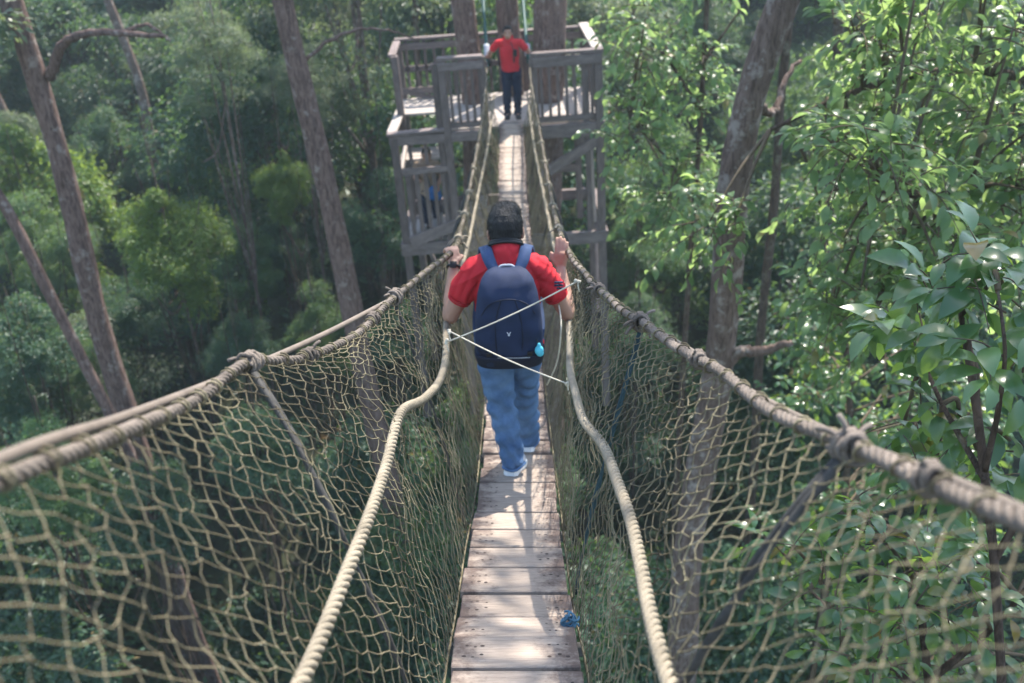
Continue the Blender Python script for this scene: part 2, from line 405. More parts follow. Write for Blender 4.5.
# nets : quad Bezier section from hand rope through grab rope to the deck edge
def netsurf(Y, t, sd):
    """vectorised; Y, t arrays"""
    c, m = (tl, ml) if sd < 0 else (tr, mr_)
    T = np.stack([np.interp(Y, c[:, 1], c[:, k]) for k in range(3)], -1)
    Mm = np.stack([np.interp(Y, m[:, 1], m[:, k]) for k in range(3)], -1)+A([sd*.022, 0, 0])
    D = np.stack([np.interp(Y, deck[:, 1], deck[:, k]) for k in range(3)], -1)+CR*sd*(DW/2+.018)+A([0, 0, -.03])
    B = 2*Mm-.5*(T+D)
    tt = t[..., None]
    return (1-tt)**2*T+2*tt*(1-tt)*B+tt**2*D
for sd in (-1, 1):
    Y0, Y1 = .35, 15.85
    nrow, du = (31, .070) if sd < 0 else (33, .064)
    ni = int((Y1-Y0)/du)
    I, J = np.meshgrid(np.arange(ni), np.arange(nrow+1), indexing='ij')
    Yk = Y0+(I+.5*(J % 2))*du
    Yk = Yk+.055*np.sin(Yk*2.1+J*.12+sd)*np.sin(J/nrow*pi)+RNG.normal(0, .0032, Yk.shape)
    # sheared diamonds, as the slack twine hangs
    Yk = Yk+(J/nrow-.5)*.34
    tk = J/nrow+RNG.normal(0, .0045, Yk.shape)
    tk = np.clip(tk, 0, 1); tk[:, 0] = 0.0; tk[:, -1] = 1.0
    K = netsurf(Yk, tk, sd)
    amp = .013*np.sin(Yk*3.7+J*.5)+.012*np.sin(Yk*9.1-J*.8)
    amp *= np.sin(tk*pi)
    K = K+A([1.0, 0, 0])*amp[..., None]*sd+RNG.normal(0, .0035, K.shape)*np.sin(tk*pi)[..., None]
    p0, p1 = [], []
    for j in range(nrow):
        if j % 2 == 0:
            a0 = K[:, j]; b0 = K[:, j+1]
            p0 += [a0]; p1 += [b0]
            p0 += [K[1:, j]]; p1 += [K[:-1, j+1]]
        else:
            p0 += [K[:, j]]; p1 += [K[:, j+1]]
            p0 += [K[:-1, j]]; p1 += [K[1:, j+1]]
    p0, p1 = np.concatenate(p0), np.concatenate(p1)
    keep = RNG.random(len(p0)) > .004
    p0, p1 = p0[keep], p1[keep]
    mid = (p0+p1)/2+RNG.normal(0, .0032, p0.shape)+A([0, 0, -.002])
    n = len(p0)
    rad = np.where(RNG.random(n) < .15, .0016, .00122)
    pts = np.stack([p0, mid, p1], 1)
    t = (p1-p0); t /= np.linalg.norm(t, axis=1, keepdims=True)
    a = np.cross(t, A([1.0, .13, .05])); a /= np.linalg.norm(a, axis=1, keepdims=True)
    b = np.cross(t, a)
    ang = np.arange(4)*pi/2
    off = np.cos(ang)[None, :, None]*a[:, None]+np.sin(ang)[None, :, None]*b[:, None]
    V = pts[:, :, None]+off[:, None]*rad[:, None, None, None]
    base = np.arange(n)[:, None, None]*12
    q = []
    for r_ in range(2):
        for k in range(4):
            q.append([r_*4+k, r_*4+(k+1) % 4, r_*4+4+(k+1) % 4, r_*4+4+k])
    Fq = (A(q)[None]+base).reshape(-1, 4)
    mb = MB(); mb.add(V.reshape(-1, 3), Fq)
    kn = K.reshape(-1, 3)
    oc = A([[1, 0, 0], [-1, 0, 0], [0, 1, 0], [0, -1, 0], [0, 0, 1], [0, 0, -1]])*.0040
    of = A([[0, 2, 4], [2, 1, 4], [1, 3, 4], [3, 0, 4], [2, 0, 5], [1, 2, 5], [3, 1, 5], [0, 3, 5]])
    mb.add((kn[:, None]+oc).reshape(-1, 3), (of[None]+np.arange(len(kn))[:, None, None]*6).reshape(-1, 3))
    # frayed ends hanging from some of the knots
    for q_ in kn[RNG.choice(len(kn), 130, replace=False)]:
        e_ = q_+A([RNG.normal(0, .012), RNG.normal(0, .015), -RNG.uniform(.015, .06)])
        tube(mb, spline([q_, (q_+e_)/2+RNG.normal(0, .008, 3), e_], 6), .0011, 3)
    # edge twine wound round the hand rope and laced along the planks
    Yl = np.arange(Y0, Y1, .11)
    for y in Yl:
        c = atY(tl if sd < 0 else tr, y)
        an = np.linspace(0, 2*pi*1.3, 12)
        tube(mb, c+np.stack([.0165*np.cos(an), .012*(an/7-.5), .0165*np.sin(an)], 1), .0026, 4)
    ed = netsurf(np.linspace(Y0, Y1, 260), np.ones(260), sd)
    tube(mb, ed, .0045, 5)
    mb.build('net', MAT['net'], bridge, True)

def lash(sd, Y, r=.022, turns=5, mt='rope_dark', tails=2, straps=True, sm='strap', sk=.10):
    c = atY(tl if sd < 0 else tr, Y)
    t = atY(tl if sd < 0 else tr, Y+.05)-atY(tl if sd < 0 else tr, Y-.05)
    Fm = frame(t)
    n = turns*12
    an = np.linspace(0, turns*2*pi, n)
    rr = r+.004*np.sin(an*1.7)
    h = np.linspace(-.028, .028, n)
    pts = c+(rr*np.cos(an))[:, None]*Fm[:, 0]+(rr*np.sin(an))[:, None]*Fm[:, 1]+h[:, None]*Fm[:, 2]
    mb = MB(); tube(mb, pts, .0056, 5)
    an2 = np.linspace(0, 3*2*pi, 36)
    pts = c+((r+.006)*np.cos(an2))[:, None]*Fm[:, 2]*.9+((r+.007)*np.sin(an2))[:, None]*Fm[:, 1]+(np.linspace(-.008, .008, 36))[:, None]*Fm[:, 0]
    tube(mb, pts, .005, 5)
    for k in range(tails):
        d = A([rnd.uniform(-1, 1), rnd.uniform(-1, 1), rnd.uniform(-.2, 1)]); d /= np.linalg.norm(d)
        tp = spline([c+d*r*.6, c+d*(r+.02), c+d*(r+.045)+A([0, 0, -.015])], 7)
        tube(mb, tp, .005, 5)
    o = mb.build('lashing', MAT[mt], bridge, True)
    if straps:
        t_ = np.linspace(.01, .99, 26)
        sl = netsurf(Y-.12*np.sin(t_*pi)+sk*t_, t_, sd)+A([sd*.012, 0, 0])
        mb = MB(); tube(mb, sl, .0075+.002*np.sin(np.linspace(0, 20, 26)), 6)
        s2 = sl[:9]+A([sd*.006, .02, 0]); tube(mb, s2, .009, 6)
        mb.build('suspender', MAT[sm], bridge, True)
for sd, px, py, z, kw in ((-1, 250, 363, 2.35, dict(r=.021, turns=6, tails=4, sk=-.32)), (-1, 395, 297, 3.75, dict(r=.025, tails=3)), (-1, 312, 356, 2.72, dict(r=.015, turns=3, tails=1, straps=False)),
                          (-1, 374, 318, 3.4, dict(r=.018, turns=4, tails=1, straps=False)), (1, 850, 447, 1.55, dict(r=.021, turns=6, tails=3)),
                          (1, 640, 322, 3.0, dict(r=.022, turns=6, tails=4, mt='rope_dark', sm='teal_strap')), (1, 600, 290, 3.87, dict(r=.02, turns=4, tails=2, straps=False)),
                          (1, 700, 361, 2.42, dict(r=.015, turns=3, tails=0, straps=False)), (1, 930, 479, 1.3, dict(r=.016, turns=3, tails=1, straps=False))):
    lash(sd, P(px, py, z)[1], **kw)
for sd in (-1, 1):
    for k in range(8):
        lash(sd, 5.3+k*1.25+sd*.15, r=.022, turns=4, tails=2, mt='rope')
# pale cloth strip ties on the net
def unit3():
    v = A([rnd.gauss(0, 1) for _ in range(3)]); return v/np.linalg.norm(v)
# cross cords between the nets in front of the walker
for a_, b_, c_ in ((P(447, 342, 4.32), P(512, 313.5, 4.22), P(578, 281, 4.15)), (P(449, 331, 4.40), P(500, 352, 4.28), P(568, 384, 4.18))):
    mb = MB(); tube(mb, spline([a_, c_], 14)+A([0, 0, -1])*(.014*np.sin(np.linspace(0, pi, 14)))[:, None], .0032, 6)
    for e_ in (a_, c_):
        d_ = unit3(); tube(mb, spline([e_-d_*.012, e_+unit3()*.008, e_+d_*.012], 6), .0075, 6); tube(mb, spline([e_, e_+A([0, -.004, -.02]), e_+A([.006, -.01, -.045])], 6), .0028, 5)
    mb.build('cross_cord', MAT['cord'], bridge, True)
mb = MB(); tube(mb, spline([P(547, 385, 4.9), P(556, 365, 4.8), P(561, 330, 4.7), P(556, 290, 4.9)], 20), .004, 5); mb.build('loose_cord', MAT['cord'], bridge, True)
# blue cord tied at the plank edge
c = P(569, 622, 3.26); mb = MB()
for k in range(4):
    an = np.linspace(0, 4*pi, 24)+rnd.uniform(0, 6); h = np.linspace(-.03, .03, 24)
    d = frame(A([rnd.uniform(-1, 1), rnd.uniform(-.4, .4), 1.0]))
    tube(mb, c+(.02*np.cos(an))[:, None]*d[:, 0]+(.02*np.sin(an))[:, None]*d[:, 1]+h[:, None]*d[:, 2], .0042, 5)
mb.build('tie_cord', MAT['bluecord'], bridge, True)
# stringers and spreader bars under the planks
for sx in (-.13, .13):
    pp = np.array([deck_at(s)+deck_frame(s)[0]*sx-deck_frame(s)[2]*.05 for s in np.linspace(.05, dl[-1]-.05, 70)])
    mb = MB(); tube(mb, pp, .013, 6); mb.build('stringer', MAT['rope_dark'], bridge, True)
for k in range(13):
    s = .9+k*1.235
    a, t, n = deck_frame(s); c = deck_at(s)-n*.085
    mb = MB(); bar(mb, c-a*.225, c+a*.225, .05, .035, up=n); mb.build('spreader_bar', MAT['strap'], bridge)

# ------------------------------------------------------------------ people
def blob(items, voxel, name, smooth=3, wr=None, zmin=None):
    """union of tapered capsules / ellipsoids remeshed to one skin. items: ('c',p0,p1,r0,r1,flat,flatdir) or ('e',c,(rx,ry,rz),R)"""
    mb = MB()
    nu, nv = 16, 10
    for it in items:
        if it[0] == 'e':
            c, rr = A(it[1], float), A(it[2], float); R = A(it[3]) if len(it) > 3 else np.eye(3)
            th = np.linspace(0, pi, nv); ph = np.arange(nu)*2*pi/nu
            V = np.stack([np.sin(th)[:, None]*np.cos(ph), np.sin(th)[:, None]*np.sin(ph), np.cos(th)[:, None]+0*ph], -1)
            V = (V*rr)@R.T+c
        else:
            p0, p1, r0, r1 = A(it[1], float), A(it[2], float), it[3], it[4]
            fl = it[5] if len(it) > 5 else 1.0
            L = np.linalg.norm(p1-p0)
            d = (p1-p0)/L
            fd = A(it[6], float) if len(it) > 6 else A([0, 1.0, 0])
            b = fd-d*(fd@d); b /= np.linalg.norm(b); a = np.cross(b, d)
            s = []
            for k in np.linspace(0, pi/2, 5): s.append((-cos(k)*r0*min(1, fl), sin(k)*r0))
            for k in np.linspace(0.15, .85, 4): s.append((k*L, r0+(r1-r0)*k))
            for k in np.linspace(pi/2, 0, 5): s.append((L+cos(k)*r1*min(1, fl), sin(k)*r1))
            ph = np.arange(nu)*2*pi/nu
            V = np.stack([p0+d*x+r*(np.cos(ph)[:, None]*a+fl*np.sin(ph)[:, None]*b) for x, r in s])
        n = V.shape[0]
        i = np.arange(n-1)[:, None]*nu; k = np.arange(nu)[None]; k2 = (k+1) % nu
        mb.add(V.reshape(-1, 3), np.stack([i+k, i+nu+k, i+nu+k2, i+k2][::1], -1).reshape(-1, 4)[:, ::-1] if it[0] != 'e' else np.stack([i+k, i+nu+k, i+nu+k2, i+k2], -1).reshape(-1, 4))
    me = mb.mesh(name)
    o = bpy.data.objects.new(name, me); COL.objects.link(o)
    m = o.modifiers.new('r', 'REMESH'); m.mode = 'VOXEL'; m.voxel_size = voxel
    if smooth:
        m = o.modifiers.new('s', 'SMOOTH'); m.iterations = smooth; m.factor = .5
    dg = bpy.context.evaluated_depsgraph_get(); dg.update()
    res = bpy.data.meshes.new_from_object(o.evaluated_get(dg))
    bpy.data.objects.remove(o); bpy.data.meshes.remove(me)
    if wr:
        V = np.zeros(len(res.vertices)*3); res.vertices.foreach_get('co', V); V = V.reshape(-1, 3)
        Nn = np.zeros(len(res.vertices)*3); res.vertices.foreach_get('normal', Nn); Nn = Nn.reshape(-1, 3)
        V = V+Nn*wr(V)[:, None]
        if zmin is not None: V[:, 2] = np.maximum(V[:, 2], zmin+.006*np.sin(V[:, 0]*30))
        res.vertices.foreach_set('co', V.ravel())
    res.polygons.foreach_set('use_smooth', np.ones(len(res.polygons), bool))
    res.update(); res.name = name
    return res

def hand(wrist, d, palm, up_thumb, side, curl, S_=1.0):
    """palm + five bent fingers. d: direction wrist->fingers, palm: palm normal (towards what it holds), side: direction of the thumb"""
    d, palm, side = [A(v, float)/np.linalg.norm(v) for v in (d, palm, side)]
    it = [('c', wrist, wrist+d*.075*S_, .026*S_, .034*S_, .55, palm)]
    for k, (o, L) in enumerate(((.027, .068), (.009, .077), (-.009, .071), (-.026, .055))):
        p = wrist+d*.083*S_+side*o*S_
        dd = d.copy(); q = p-d*.03*S_
        it.append(('c', q, p, .0095*S_, .0092*S_))
        for j, fr in enumerate((.45, .32, .23)):
            an = curl*(j+1)*.6
            v = d*cos(an)+palm*sin(an)+side*o*1.5
            v /= np.linalg.norm(v)
            e = p+v*L*S_*fr
            it.append(('c', p, e, .0088*S_-.0008*j, .0082*S_-.0008*j)); p = e
    p = wrist+d*.02*S_+side*.024*S_
    e = p+(side*.8+d*.7+palm*.3*(.4+curl))*.036*S_; it.append(('c', p, e, .0125*S_, .0105*S_))
    e2 = e+(d*.9+palm*curl*.9+side*.1)*.026*S_; it.append(('c', e, e2, .0102*S_, .0088*S_))
    return it

def wrinkle(V):
    x, y, z = V.T
    a_ = np.sin(z*34+np.abs(x)*46+3*np.sin(x*13)+2*np.sin(y*11)); b_ = np.sin(x*52-z*30+2.5*np.sin(z*19)+y*20)
    return .011*np.abs(a_)**.6*np.sin(y*13+z*9+x*8)**2+.007*(1-np.abs(b_))**2

def person(J, root, voxel, cloth, shoes_mat, label_parts=True, watch=None, hairfn=None, toward=1.0):
    """J: joint dict in root space. Figure faces +y * toward"""
    f = toward
    hd, nk = A(J['head']), A(J['neck'])
    HR = A(J.get('headR', np.eye(3)))
    k_ = J.get('hs', 1.0); HR = HR*k_
    fw = HR@A([0, f, 0]); up = HR@A([0, 0, 1.0]); sx = HR@A([1.0, 0, 0])
    items = [('e', hd+up*.015, (.074, .092, .098), HR), ('e', hd+fw*.022-up*.055, (.055, .062, .065), HR),
             ('c', nk-A([0, 0, .03]), hd-up*.05-fw*.02, .056, .052),
             ('e', hd+fw*.097-up*.022, (.013, .016, .022), HR), ('e', hd+fw*.090-up*.062, (.024, .010, .009), HR),
             ('e', hd+fw*.086+up*.012+sx*.03, (.02, .008, .007), HR), ('e', hd+fw*.086+up*.012-sx*.03, (.02, .008, .007), HR)]
    for s in (-1, 1):
        items.append(('e', hd+sx*s*.077-up*.02-fw*.008, (.011, .02, .031), HR))
    ch, wa, pe = A(J['chest']), A(J['waist']), A(J['pelvis'])
    body = [('c', ch, nk-A([0, 0, .06]), .14, .062, .6), ('c', wa, ch, .13, .14, .64), ('c', pe, wa, .14, .13, .66)]
    items += body
    for s, n in ((-1, 'l'), (1, 'r')):
        sh, el, wr_ = A(J['sh_'+n]), A(J['el_'+n]), A(J['wr_'+n])
        items += [('c', ch+A([s*.07, 0, .07]), sh, .058, .046), ('c', sh, el, .046, .040), ('c', el, el+(wr_-el)*.35, .041, .041), ('c', el+(wr_-el)*.35, wr_, .040, .026)]
        items += J['hand_'+n]
        hp, kn, an = A(J['hip_'+n]), A(J['kn_'+n]), A(J['an_'+n])
        items += [('c', hp, kn, .082, .054), ('c', kn, kn+(an-kn)*.35, .052, .055), ('c', kn+(an-kn)*.35, an, .055, .036)]
        tf = A(J['toe_'+n])
        items += [('c', an-A([0, 0, .02]), tf, .036, .03)]
    b = mobj('body', blob(items, voxel, 'body', 2), MAT['skin'], root)
    e = MB()
    for s in (-1, 1):
        m = blob([('e', hd+fw*.083+sx*s*.03, (.012, .009, .007), HR)], .004, 'eye', 1)
        mobj('eye', m, MAT['eye'], b)
    # hair : cap over the skull, kept off the face
    hi = [('e', hd+up*.022-fw*.014, (.083, .098, .095), HR), ('e', hd-fw*.045-up*.022, (.072, .056, .062), HR), ('e', hd+fw*.045+up*.075, (.062, .055, .045), HR),
          ('e', hd+sx*.015+up*.078-fw*.01, (.06, .07, .045), HR), ('e', hd-sx*.064+up*.005-fw*.015, (.018, .04, .045), HR), ('e', hd+sx*.064+up*.005-fw*.015, (.018, .04, .045), HR)]
    def hw(V):
        q = V*1.0
        return .0005*np.sin(q[:, 0]*330+5*np.sin(q[:, 2]*60))+.0012*np.sin(q[:, 0]*95+q[:, 1]*120)
    ho = mobj('hair', blob(hi, voxel*.8, 'hair', 1, hw), MAT['hair'], root)
    # short tufts standing off the cap
    hm_ = ho.data; nv_ = len(hm_.vertices)
    HV = np.zeros(nv_*3); hm_.vertices.foreach_get('co', HV); HV = HV.reshape(-1, 3); HN = np.zeros(nv_*3); hm_.vertices.foreach_get('normal', HN); HN = HN.reshape(-1, 3)
    gh = np.random.default_rng(3); pk = gh.integers(0, nv_, 3200 if voxel < .007 else 400)
    pv_, nv2 = HV[pk], HN[pk]
    dd_ = nv2*.30-up[None]*.95*np.clip(1.25-((pv_-hd)@up)/.1, 0, 1)[:, None]+fw[None]*.3+gh.normal(0, .16, nv2.shape); dd_ /= np.linalg.norm(dd_, axis=1, keepdims=True)
    sa_ = np.cross(dd_, gh.normal(0, 1, nv2.shape)); sa_ /= np.linalg.norm(sa_, axis=1, keepdims=True); sb2 = np.cross(dd_, sa_)
    ln_ = gh.uniform(.012, .024, len(pk))[:, None]; wd_ = .0011
    TV = np.stack([pv_-nv2*.002+sa_*wd_, pv_-nv2*.002-sa_*.5*wd_+sb2*wd_*.87, pv_-nv2*.002-sa_*.5*wd_-sb2*wd_*.87, pv_+dd_*ln_], 1)
    tb = np.arange(len(pk))[:, None, None]*4
    mbh = MB(); mbh.add(TV.reshape(-1, 3), (A([[0, 1, 3], [1, 2, 3], [2, 0, 3]])[None]+tb).reshape(-1, 3)); mbh.build('tufts', MAT['hair'], ho)
    # shirt
    hem = pe-A([0, 0, .10])
    si = [('c', ch, nk-A([0, 0, .055]), .155, .088, .66), ('c', nk-A([0, 0, .05]), nk-A([0, 0, .012]), .088, .074), ('c', wa, ch, .148, .158, .72), ('c', hem, wa, .165, .147, .74)]
    for s, n in ((-1, 'l'), (1, 'r')):
        sh, el = A(J['sh_'+n]), A(J['el_'+n])
        si += [('c', ch+A([s*.05, 0, .09]), sh, .085, .056), ('c', sh, sh+(el-sh)*.5, .056, .059, .94)]
    hz_ = J.get('hem', hem[2]-.1)
    so = mobj('shirt', blob(si, voxel*1.15, 'shirt', 4, wrinkle, hz_), cloth[0], root)
    an = np.linspace(0, 2*pi, 25)
    mb = MB(); d = hd-up*.05-nk; d /= np.linalg.norm(d); Fm = frame(d, (0, 1, 0))
    for h, r in ((.0, .078), (.014, .073), (.028, .068)):
        tube(mb, nk+d*h+(r*np.cos(an))[:, None]*Fm[:, 0]+(r*.92*np.sin(an))[:, None]*Fm[:, 1], .0105, 6)
    mb.build('collar', cloth[0], so, True)
    for n in 'lr':
        sh, el = A(J['sh_'+n]), A(J['el_'+n]); dv_ = (el-sh)/np.linalg.norm(el-sh); Fs = frame(dv_, (0, 1, 0)); cc_ = sh+(el-sh)*.5+dv_*.046
        mb = MB()
        for h in (0, .012): tube(mb, cc_-dv_*h+((.052+h*.4)*np.cos(an))[:, None]*Fs[:, 0]+((.052+h*.4)*np.sin(an))[:, None]*Fs[:, 1], .0038, 6)
        mb.build('sleeve_hem', cloth[0], so, True)
    # trousers
    ti = [('c', pe-A([0, 0, .02]), pe+A([0, 0, .07]), .155, .148, .72)]
    for s, n in ((-1, 'l'), (1, 'r')):
        hp, kn, an_ = A(J['hip_'+n]), A(J['kn_'+n]), A(J['an_'+n])
        ti += [('c', hp, kn, .096, .074), ('c', kn, an_+A([0, 0, .02]), .074, .062), ('c', an_+A([0, 0, .02]), an_-A([0, 0, .015]), .062, .062)]
    def tw(V):
        x, y, z = V.T
        return .007*np.sin(z*62+5*np.sin(x*25)+y*22)*np.exp(-((z-.15)/.15)**2)+.007*np.sin(z*55+x*50+3*np.sin(y*20))*np.exp(-((z-.42)/.10)**2)+.006*np.sin(z*34+x*45)*np.exp(-((z-.68)/.14)**2)+.003*np.sin(z*75-x*28)
    to = mobj('trousers', blob(ti, voxel*1.15, 'trousers', 3, tw), cloth[1], root)
    for n in 'lr':
        an_ = A(J['an_'+n]); kn = A(J['kn_'+n]); dv_ = (an_-kn)/np.linalg.norm(an_-kn); Fs = frame(dv_, (0, 1, 0)); ang_ = np.linspace(0, 2*pi, 25)
        mb = MB(); tube(mb, an_+dv_*.035+(.058*np.cos(ang_))[:, None]*Fs[:, 0]+(.060*np.sin(ang_))[:, None]*Fs[:, 1]+(.006*np.sin(ang_*3))[:, None]*dv_, .008, 6)
        mb.build('trouser_hem', cloth[1], to, True)
        hp = A(J['hip_'+n]); out = A([1.0 if n == 'r' else -1.0, 0, 0])
        sp = spline([hp+out*.092, kn+out*.0745, an_+out*.063], 30)
        mb = MB(); tube(mb, sp, .0015, 5); mb.build('side_seam', cloth[1], to, True)
    for n in 'lr':
        an_, tf = A(J['an_'+n]), A(J['toe_'+n]); d = (tf-an_); d[2] = 0 if 'slope' not in J else d[2]
        d = A(J['footdir_'+n], float); d /= np.linalg.norm(d)
        nn = A(J.get('ground', (0, 0, 1.0)), float); nn /= np.linalg.norm(nn); d -= nn*(d@nn); d /= np.linalg.norm(d)
        sidev = np.cross(d, nn)
        g = A(J['sole_'+n])
        R = np.stack([sidev, d, nn], 1)
        def rl(v): return g+R@A(v, float)
        m = blob([('e', rl((0, -.01, .055)), (.042, .06, .05), R), ('e', rl((0, .09, .042)), (.047, .09, .034), R), ('c', rl((0, -.02, .04)), rl((0, .10, .035)), .043, .045, .75, nn), ('c', rl((0, -.015, .06)), rl((0, -.01, .105)), .042, .046)], voxel, 'shoe', 2)
        sh = mobj('shoe', m, shoes_mat[0], root)
        # sole slab from an outline
        ol = A([(-.036, -.055), (-.02, -.072), (.02, -.072), (.036, -.055), (.036, .02), (.047, .09), (.043, .15), (.022, .182), (-.015, .182), (-.04, .15), (-.047, .09), (-.036, .02)])
        k = len(ol); mb = MB()
        V = np.array([rl((x*1.04, y*1.02, h)) for h in (0.001, .026) for x, y in ol])
        mb.add(V, [[i, (i+1) % k, k+(i+1) % k, k+i] for i in range(k)])
        mb.q.append((A([list(range(k))[::-1]]), 0)); mb.q.append((A([list(range(k, 2*k))]), 0))
        mb.build('sole', shoes_mat[1], sh)
    return b, so

# --- the walker
sb = float(np.interp(4.33, deck[:, 1], dl))
ga, gt, gn = deck_frame(sb)
WP = deck_at(sb)+A([-.015, 0, .0])
walker = empty('person', WP, 'person in red polo and blue jeans walking away along the plank bridge', 'person')
def ground_off(dy):
    return np.interp(WP[1]+dy, deck[:, 1], deck[:, 2])-WP[2]
def wl(p): return A(p)-WP
sl_l, sl_r = A([-.005, -.06, ground_off(-.06)+.002]), A([.085, .33, ground_off(.33)+.002])
cH = .06
HRm = np.asarray(Matrix.Rotation(radians(-16), 3, 'X'))
wrl, wrr = A([-.275, .20, 1.115]), A([.255, .22, 1.115])
handtl = wl(atY(tl, WP[1]+.27)); handtr = wl(atY(tr, WP[1]+.27))
wrl = handtl+A([.012, -.085, -.03]); wrr = handtr+A([-.035, -.06, -.075])
J = dict(head=(0, .085, 1.335), neck=(0, .02, 1.26), headR=HRm, chest=(0, .0, 1.085), waist=(0, .0, .92), pelvis=(0, .0, .80), hem=.69, hs=1.03,
         sh_l=(-.152, .0, 1.17), sh_r=(.152, .0, 1.17), el_l=(-.282, .0, .925), el_r=(.287, .01, .915), wr_l=wrl, wr_r=wrr,
         hip_l=(-.08, 0, .77), hip_r=(.075, .02, .77), kn_l=(-.055, -.005, .42), kn_r=(.07, .19, .41),
         an_l=sl_l+A([0, 0, .085]), an_r=sl_r+A([0, 0, .085]), toe_l=sl_l+gt*.11+A([0, 0, .045]), toe_r=sl_r+gt*.11+A([0, 0, .045]),
         sole_l=sl_l, sole_r=sl_r, footdir_l=gt+ga*.22, footdir_r=gt+ga*.1, ground=gn,
         hand_l=hand(wrl, A([-.1, .75, .62]), A([-.35, .5, -.8]), 0, A([.9, .1, .1]), 1.15), hand_r=hand(wrr, A([.05, .25, .95]), A([.3, .95, -.2]), 0, A([-.95, .1, .2]), .22))
wb, wshirt = person(J, walker, .0062, (MAT['shirt'], MAT['denim']), (MAT['shoe'], MAT['sole']))
# collar band, watch, sleeve print
an = np.linspace(0, 2*pi, 25)
dv = (A(J['wr_l'])-A(J['el_l'])); dv /= np.linalg.norm(dv); Fm = frame(dv)
wc = A(J['wr_l'])-dv*.012
mb = MB(); tube(mb, wc+(.031*np.cos(an))[:, None]*Fm[:, 0]+(.031*np.sin(an))[:, None]*Fm[:, 1], .007, 6)
bp_ = -A(CF); bp_ -= dv*(bp_@dv); bp_ /= np.linalg.norm(bp_)
box(mb, wc+bp_*.036, (.034, .034, .011), np.stack([np.cross(dv, bp_), dv, bp_], 1), 0, .003)
mb.build('wristwatch', MAT['black'], walker, True)
mb = MB()
hd, nk = A(J['head']), A(J['neck']); d = (hd-nk)/np.linalg.norm(hd-nk); Fm = frame(d, (0, 1, 0))
an = np.linspace(pi*1.12, pi*1.88, 15)
for h, r in ((.010, .084), (.022, .080)):
    pts = nk+d*h+(r*np.cos(an))[:, None]*Fm[:, 0]+(r*.93*np.sin(an))[:, None]*Fm[:, 1]
    tube(mb, pts, .0085, 6)
mb.build('lanyard', MAT['black'], walker, True)

# --- backpack
PK = empty('backpack', WP+A([0, -.105, .735]), 'navy backpack worn by the walker in the red polo', 'backpack')
def sect(z):       # half width, depth at height z (0..0.55)
    zz = [0, .03, .10, .22, .34, .44, .50, .535, .55]
    w = [.125, .155, .168, .168, .160, .146, .128, .102, .07]
    dpt = [.09, .15, .185, .185, .175, .15, .12, .085, .05]
    return np.interp(z, zz, w), np.interp(z, zz, dpt)
def packmesh(name, z0, z1, grow, y0, n=24, ex=2.8, panel=True):
    V, k = [], 28
    zs = np.linspace(z0, z1, n)
    for z in zs:
        w, dp = sect(z); w += grow; dp += grow
        th = np.arange(k)*2*pi/k
        cx, cy = np.cos(th), np.sin(th)
        x = w*np.sign(cx)*np.abs(cx)**(2/ex)
        y = dp/2*np.sign(cy)*np.abs(cy)**(2/ex)
        y = y0-dp/2+y
        if panel:
            back = np.clip(-cy, 0, 1)
            groove = sum(np.exp(-((x-g)/.006)**2) for g in (-.085, -.042, .042, .085))*.006*(z > .11)*(z < .47)
            y = y+back*groove
            y = y+back*(.005*np.sin(z*48+x*30+2*np.sin(x*20))+.004*np.sin(x*55-z*37))
        V.append(np.stack([x, y, np.full(k, z)], 1))
    V = np.array(V)
    i = np.arange(n-1)[:, None]*k; q = np.arange(k)[None]; q2 = (q+1) % k
    mb = MB(); mb.add(V.reshape(-1, 3), np.stack([i+q, i+q2, i+k+q2, i+k+q], -1).reshape(-1, 4))
    mb.q.append((A([list(range(k))[::-1]]), 0)); mb.q.append((A([list(range(k))])+(n-1)*k, 0))
    return mb
main = packmesh('pack_body', 0.0, .55, 0, 0, 40).build('pack_body', MAT['pack'], PK, True)
packmesh('lower_pocket', .012, .118, .008, .004, 12, panel=False).build('lower_pocket', MAT['pack_dark'], PK, True)
def back_y(x, z): 
    w, dp = sect(z); return -dp*(.5+.5*max(0, 1-abs(x/w)**2.8)**(1/2.8))
def packline(pts, r, name, mt, par):
    p = spline([(x, back_y(x, z)-.003, z) for x, z in pts], 30)
    mb = MB(); tube(mb, p, r, 5); return mb.build(name, MAT[mt], par, True)
packline([(-.15, .125), (-.08, .128), (0, .126), (.08, .124), (.15, .118)], .0045, 'zip', 'pack_dark', main)
packline([(-.06, .122), (0, .120), (.07, .116), (.10, .114)], .0035, 'zip_trim', 'grey', main)
packline([(-.13, .35), (-.10, .40), (-.05, .43), (0, .437), (.05, .43), (.10, .40), (.13, .35)], .0035, 'zip', 'pack_dark', main)
for sx in (-1, 1):
    packline([(sx*.06, .13), (sx*.066, .25), (sx*.055, .36), (sx*.035, .43)], .0035, 'seam', 'pack_dark', main)
# small stag-head emblem
mb = MB()
for pts in ([(-.008, .268), (-.005, .261), (0, .257), (.005, .261), (.008, .268)], [(0, .257), (0, .247)], [(-.004, .254), (0, .246), (.004, .254)]):
    p = A([(x, back_y(x, z)-.004, z) for x, z in pts]); tube(mb, p, .0019, 4)
mb.build('emblem', MAT['white'], main)
# grab handle
mb = MB(); tube(mb, spline([(-.045, -.02, .525), (-.03, -.012, .552), (0, -.01, .556), (.03, -.012, .552), (.045, -.02, .525)], 16), .0065, 6); mb.build('grab_handle', MAT['grey'], PK, True)
PK.scale = (.95, 1, .90)
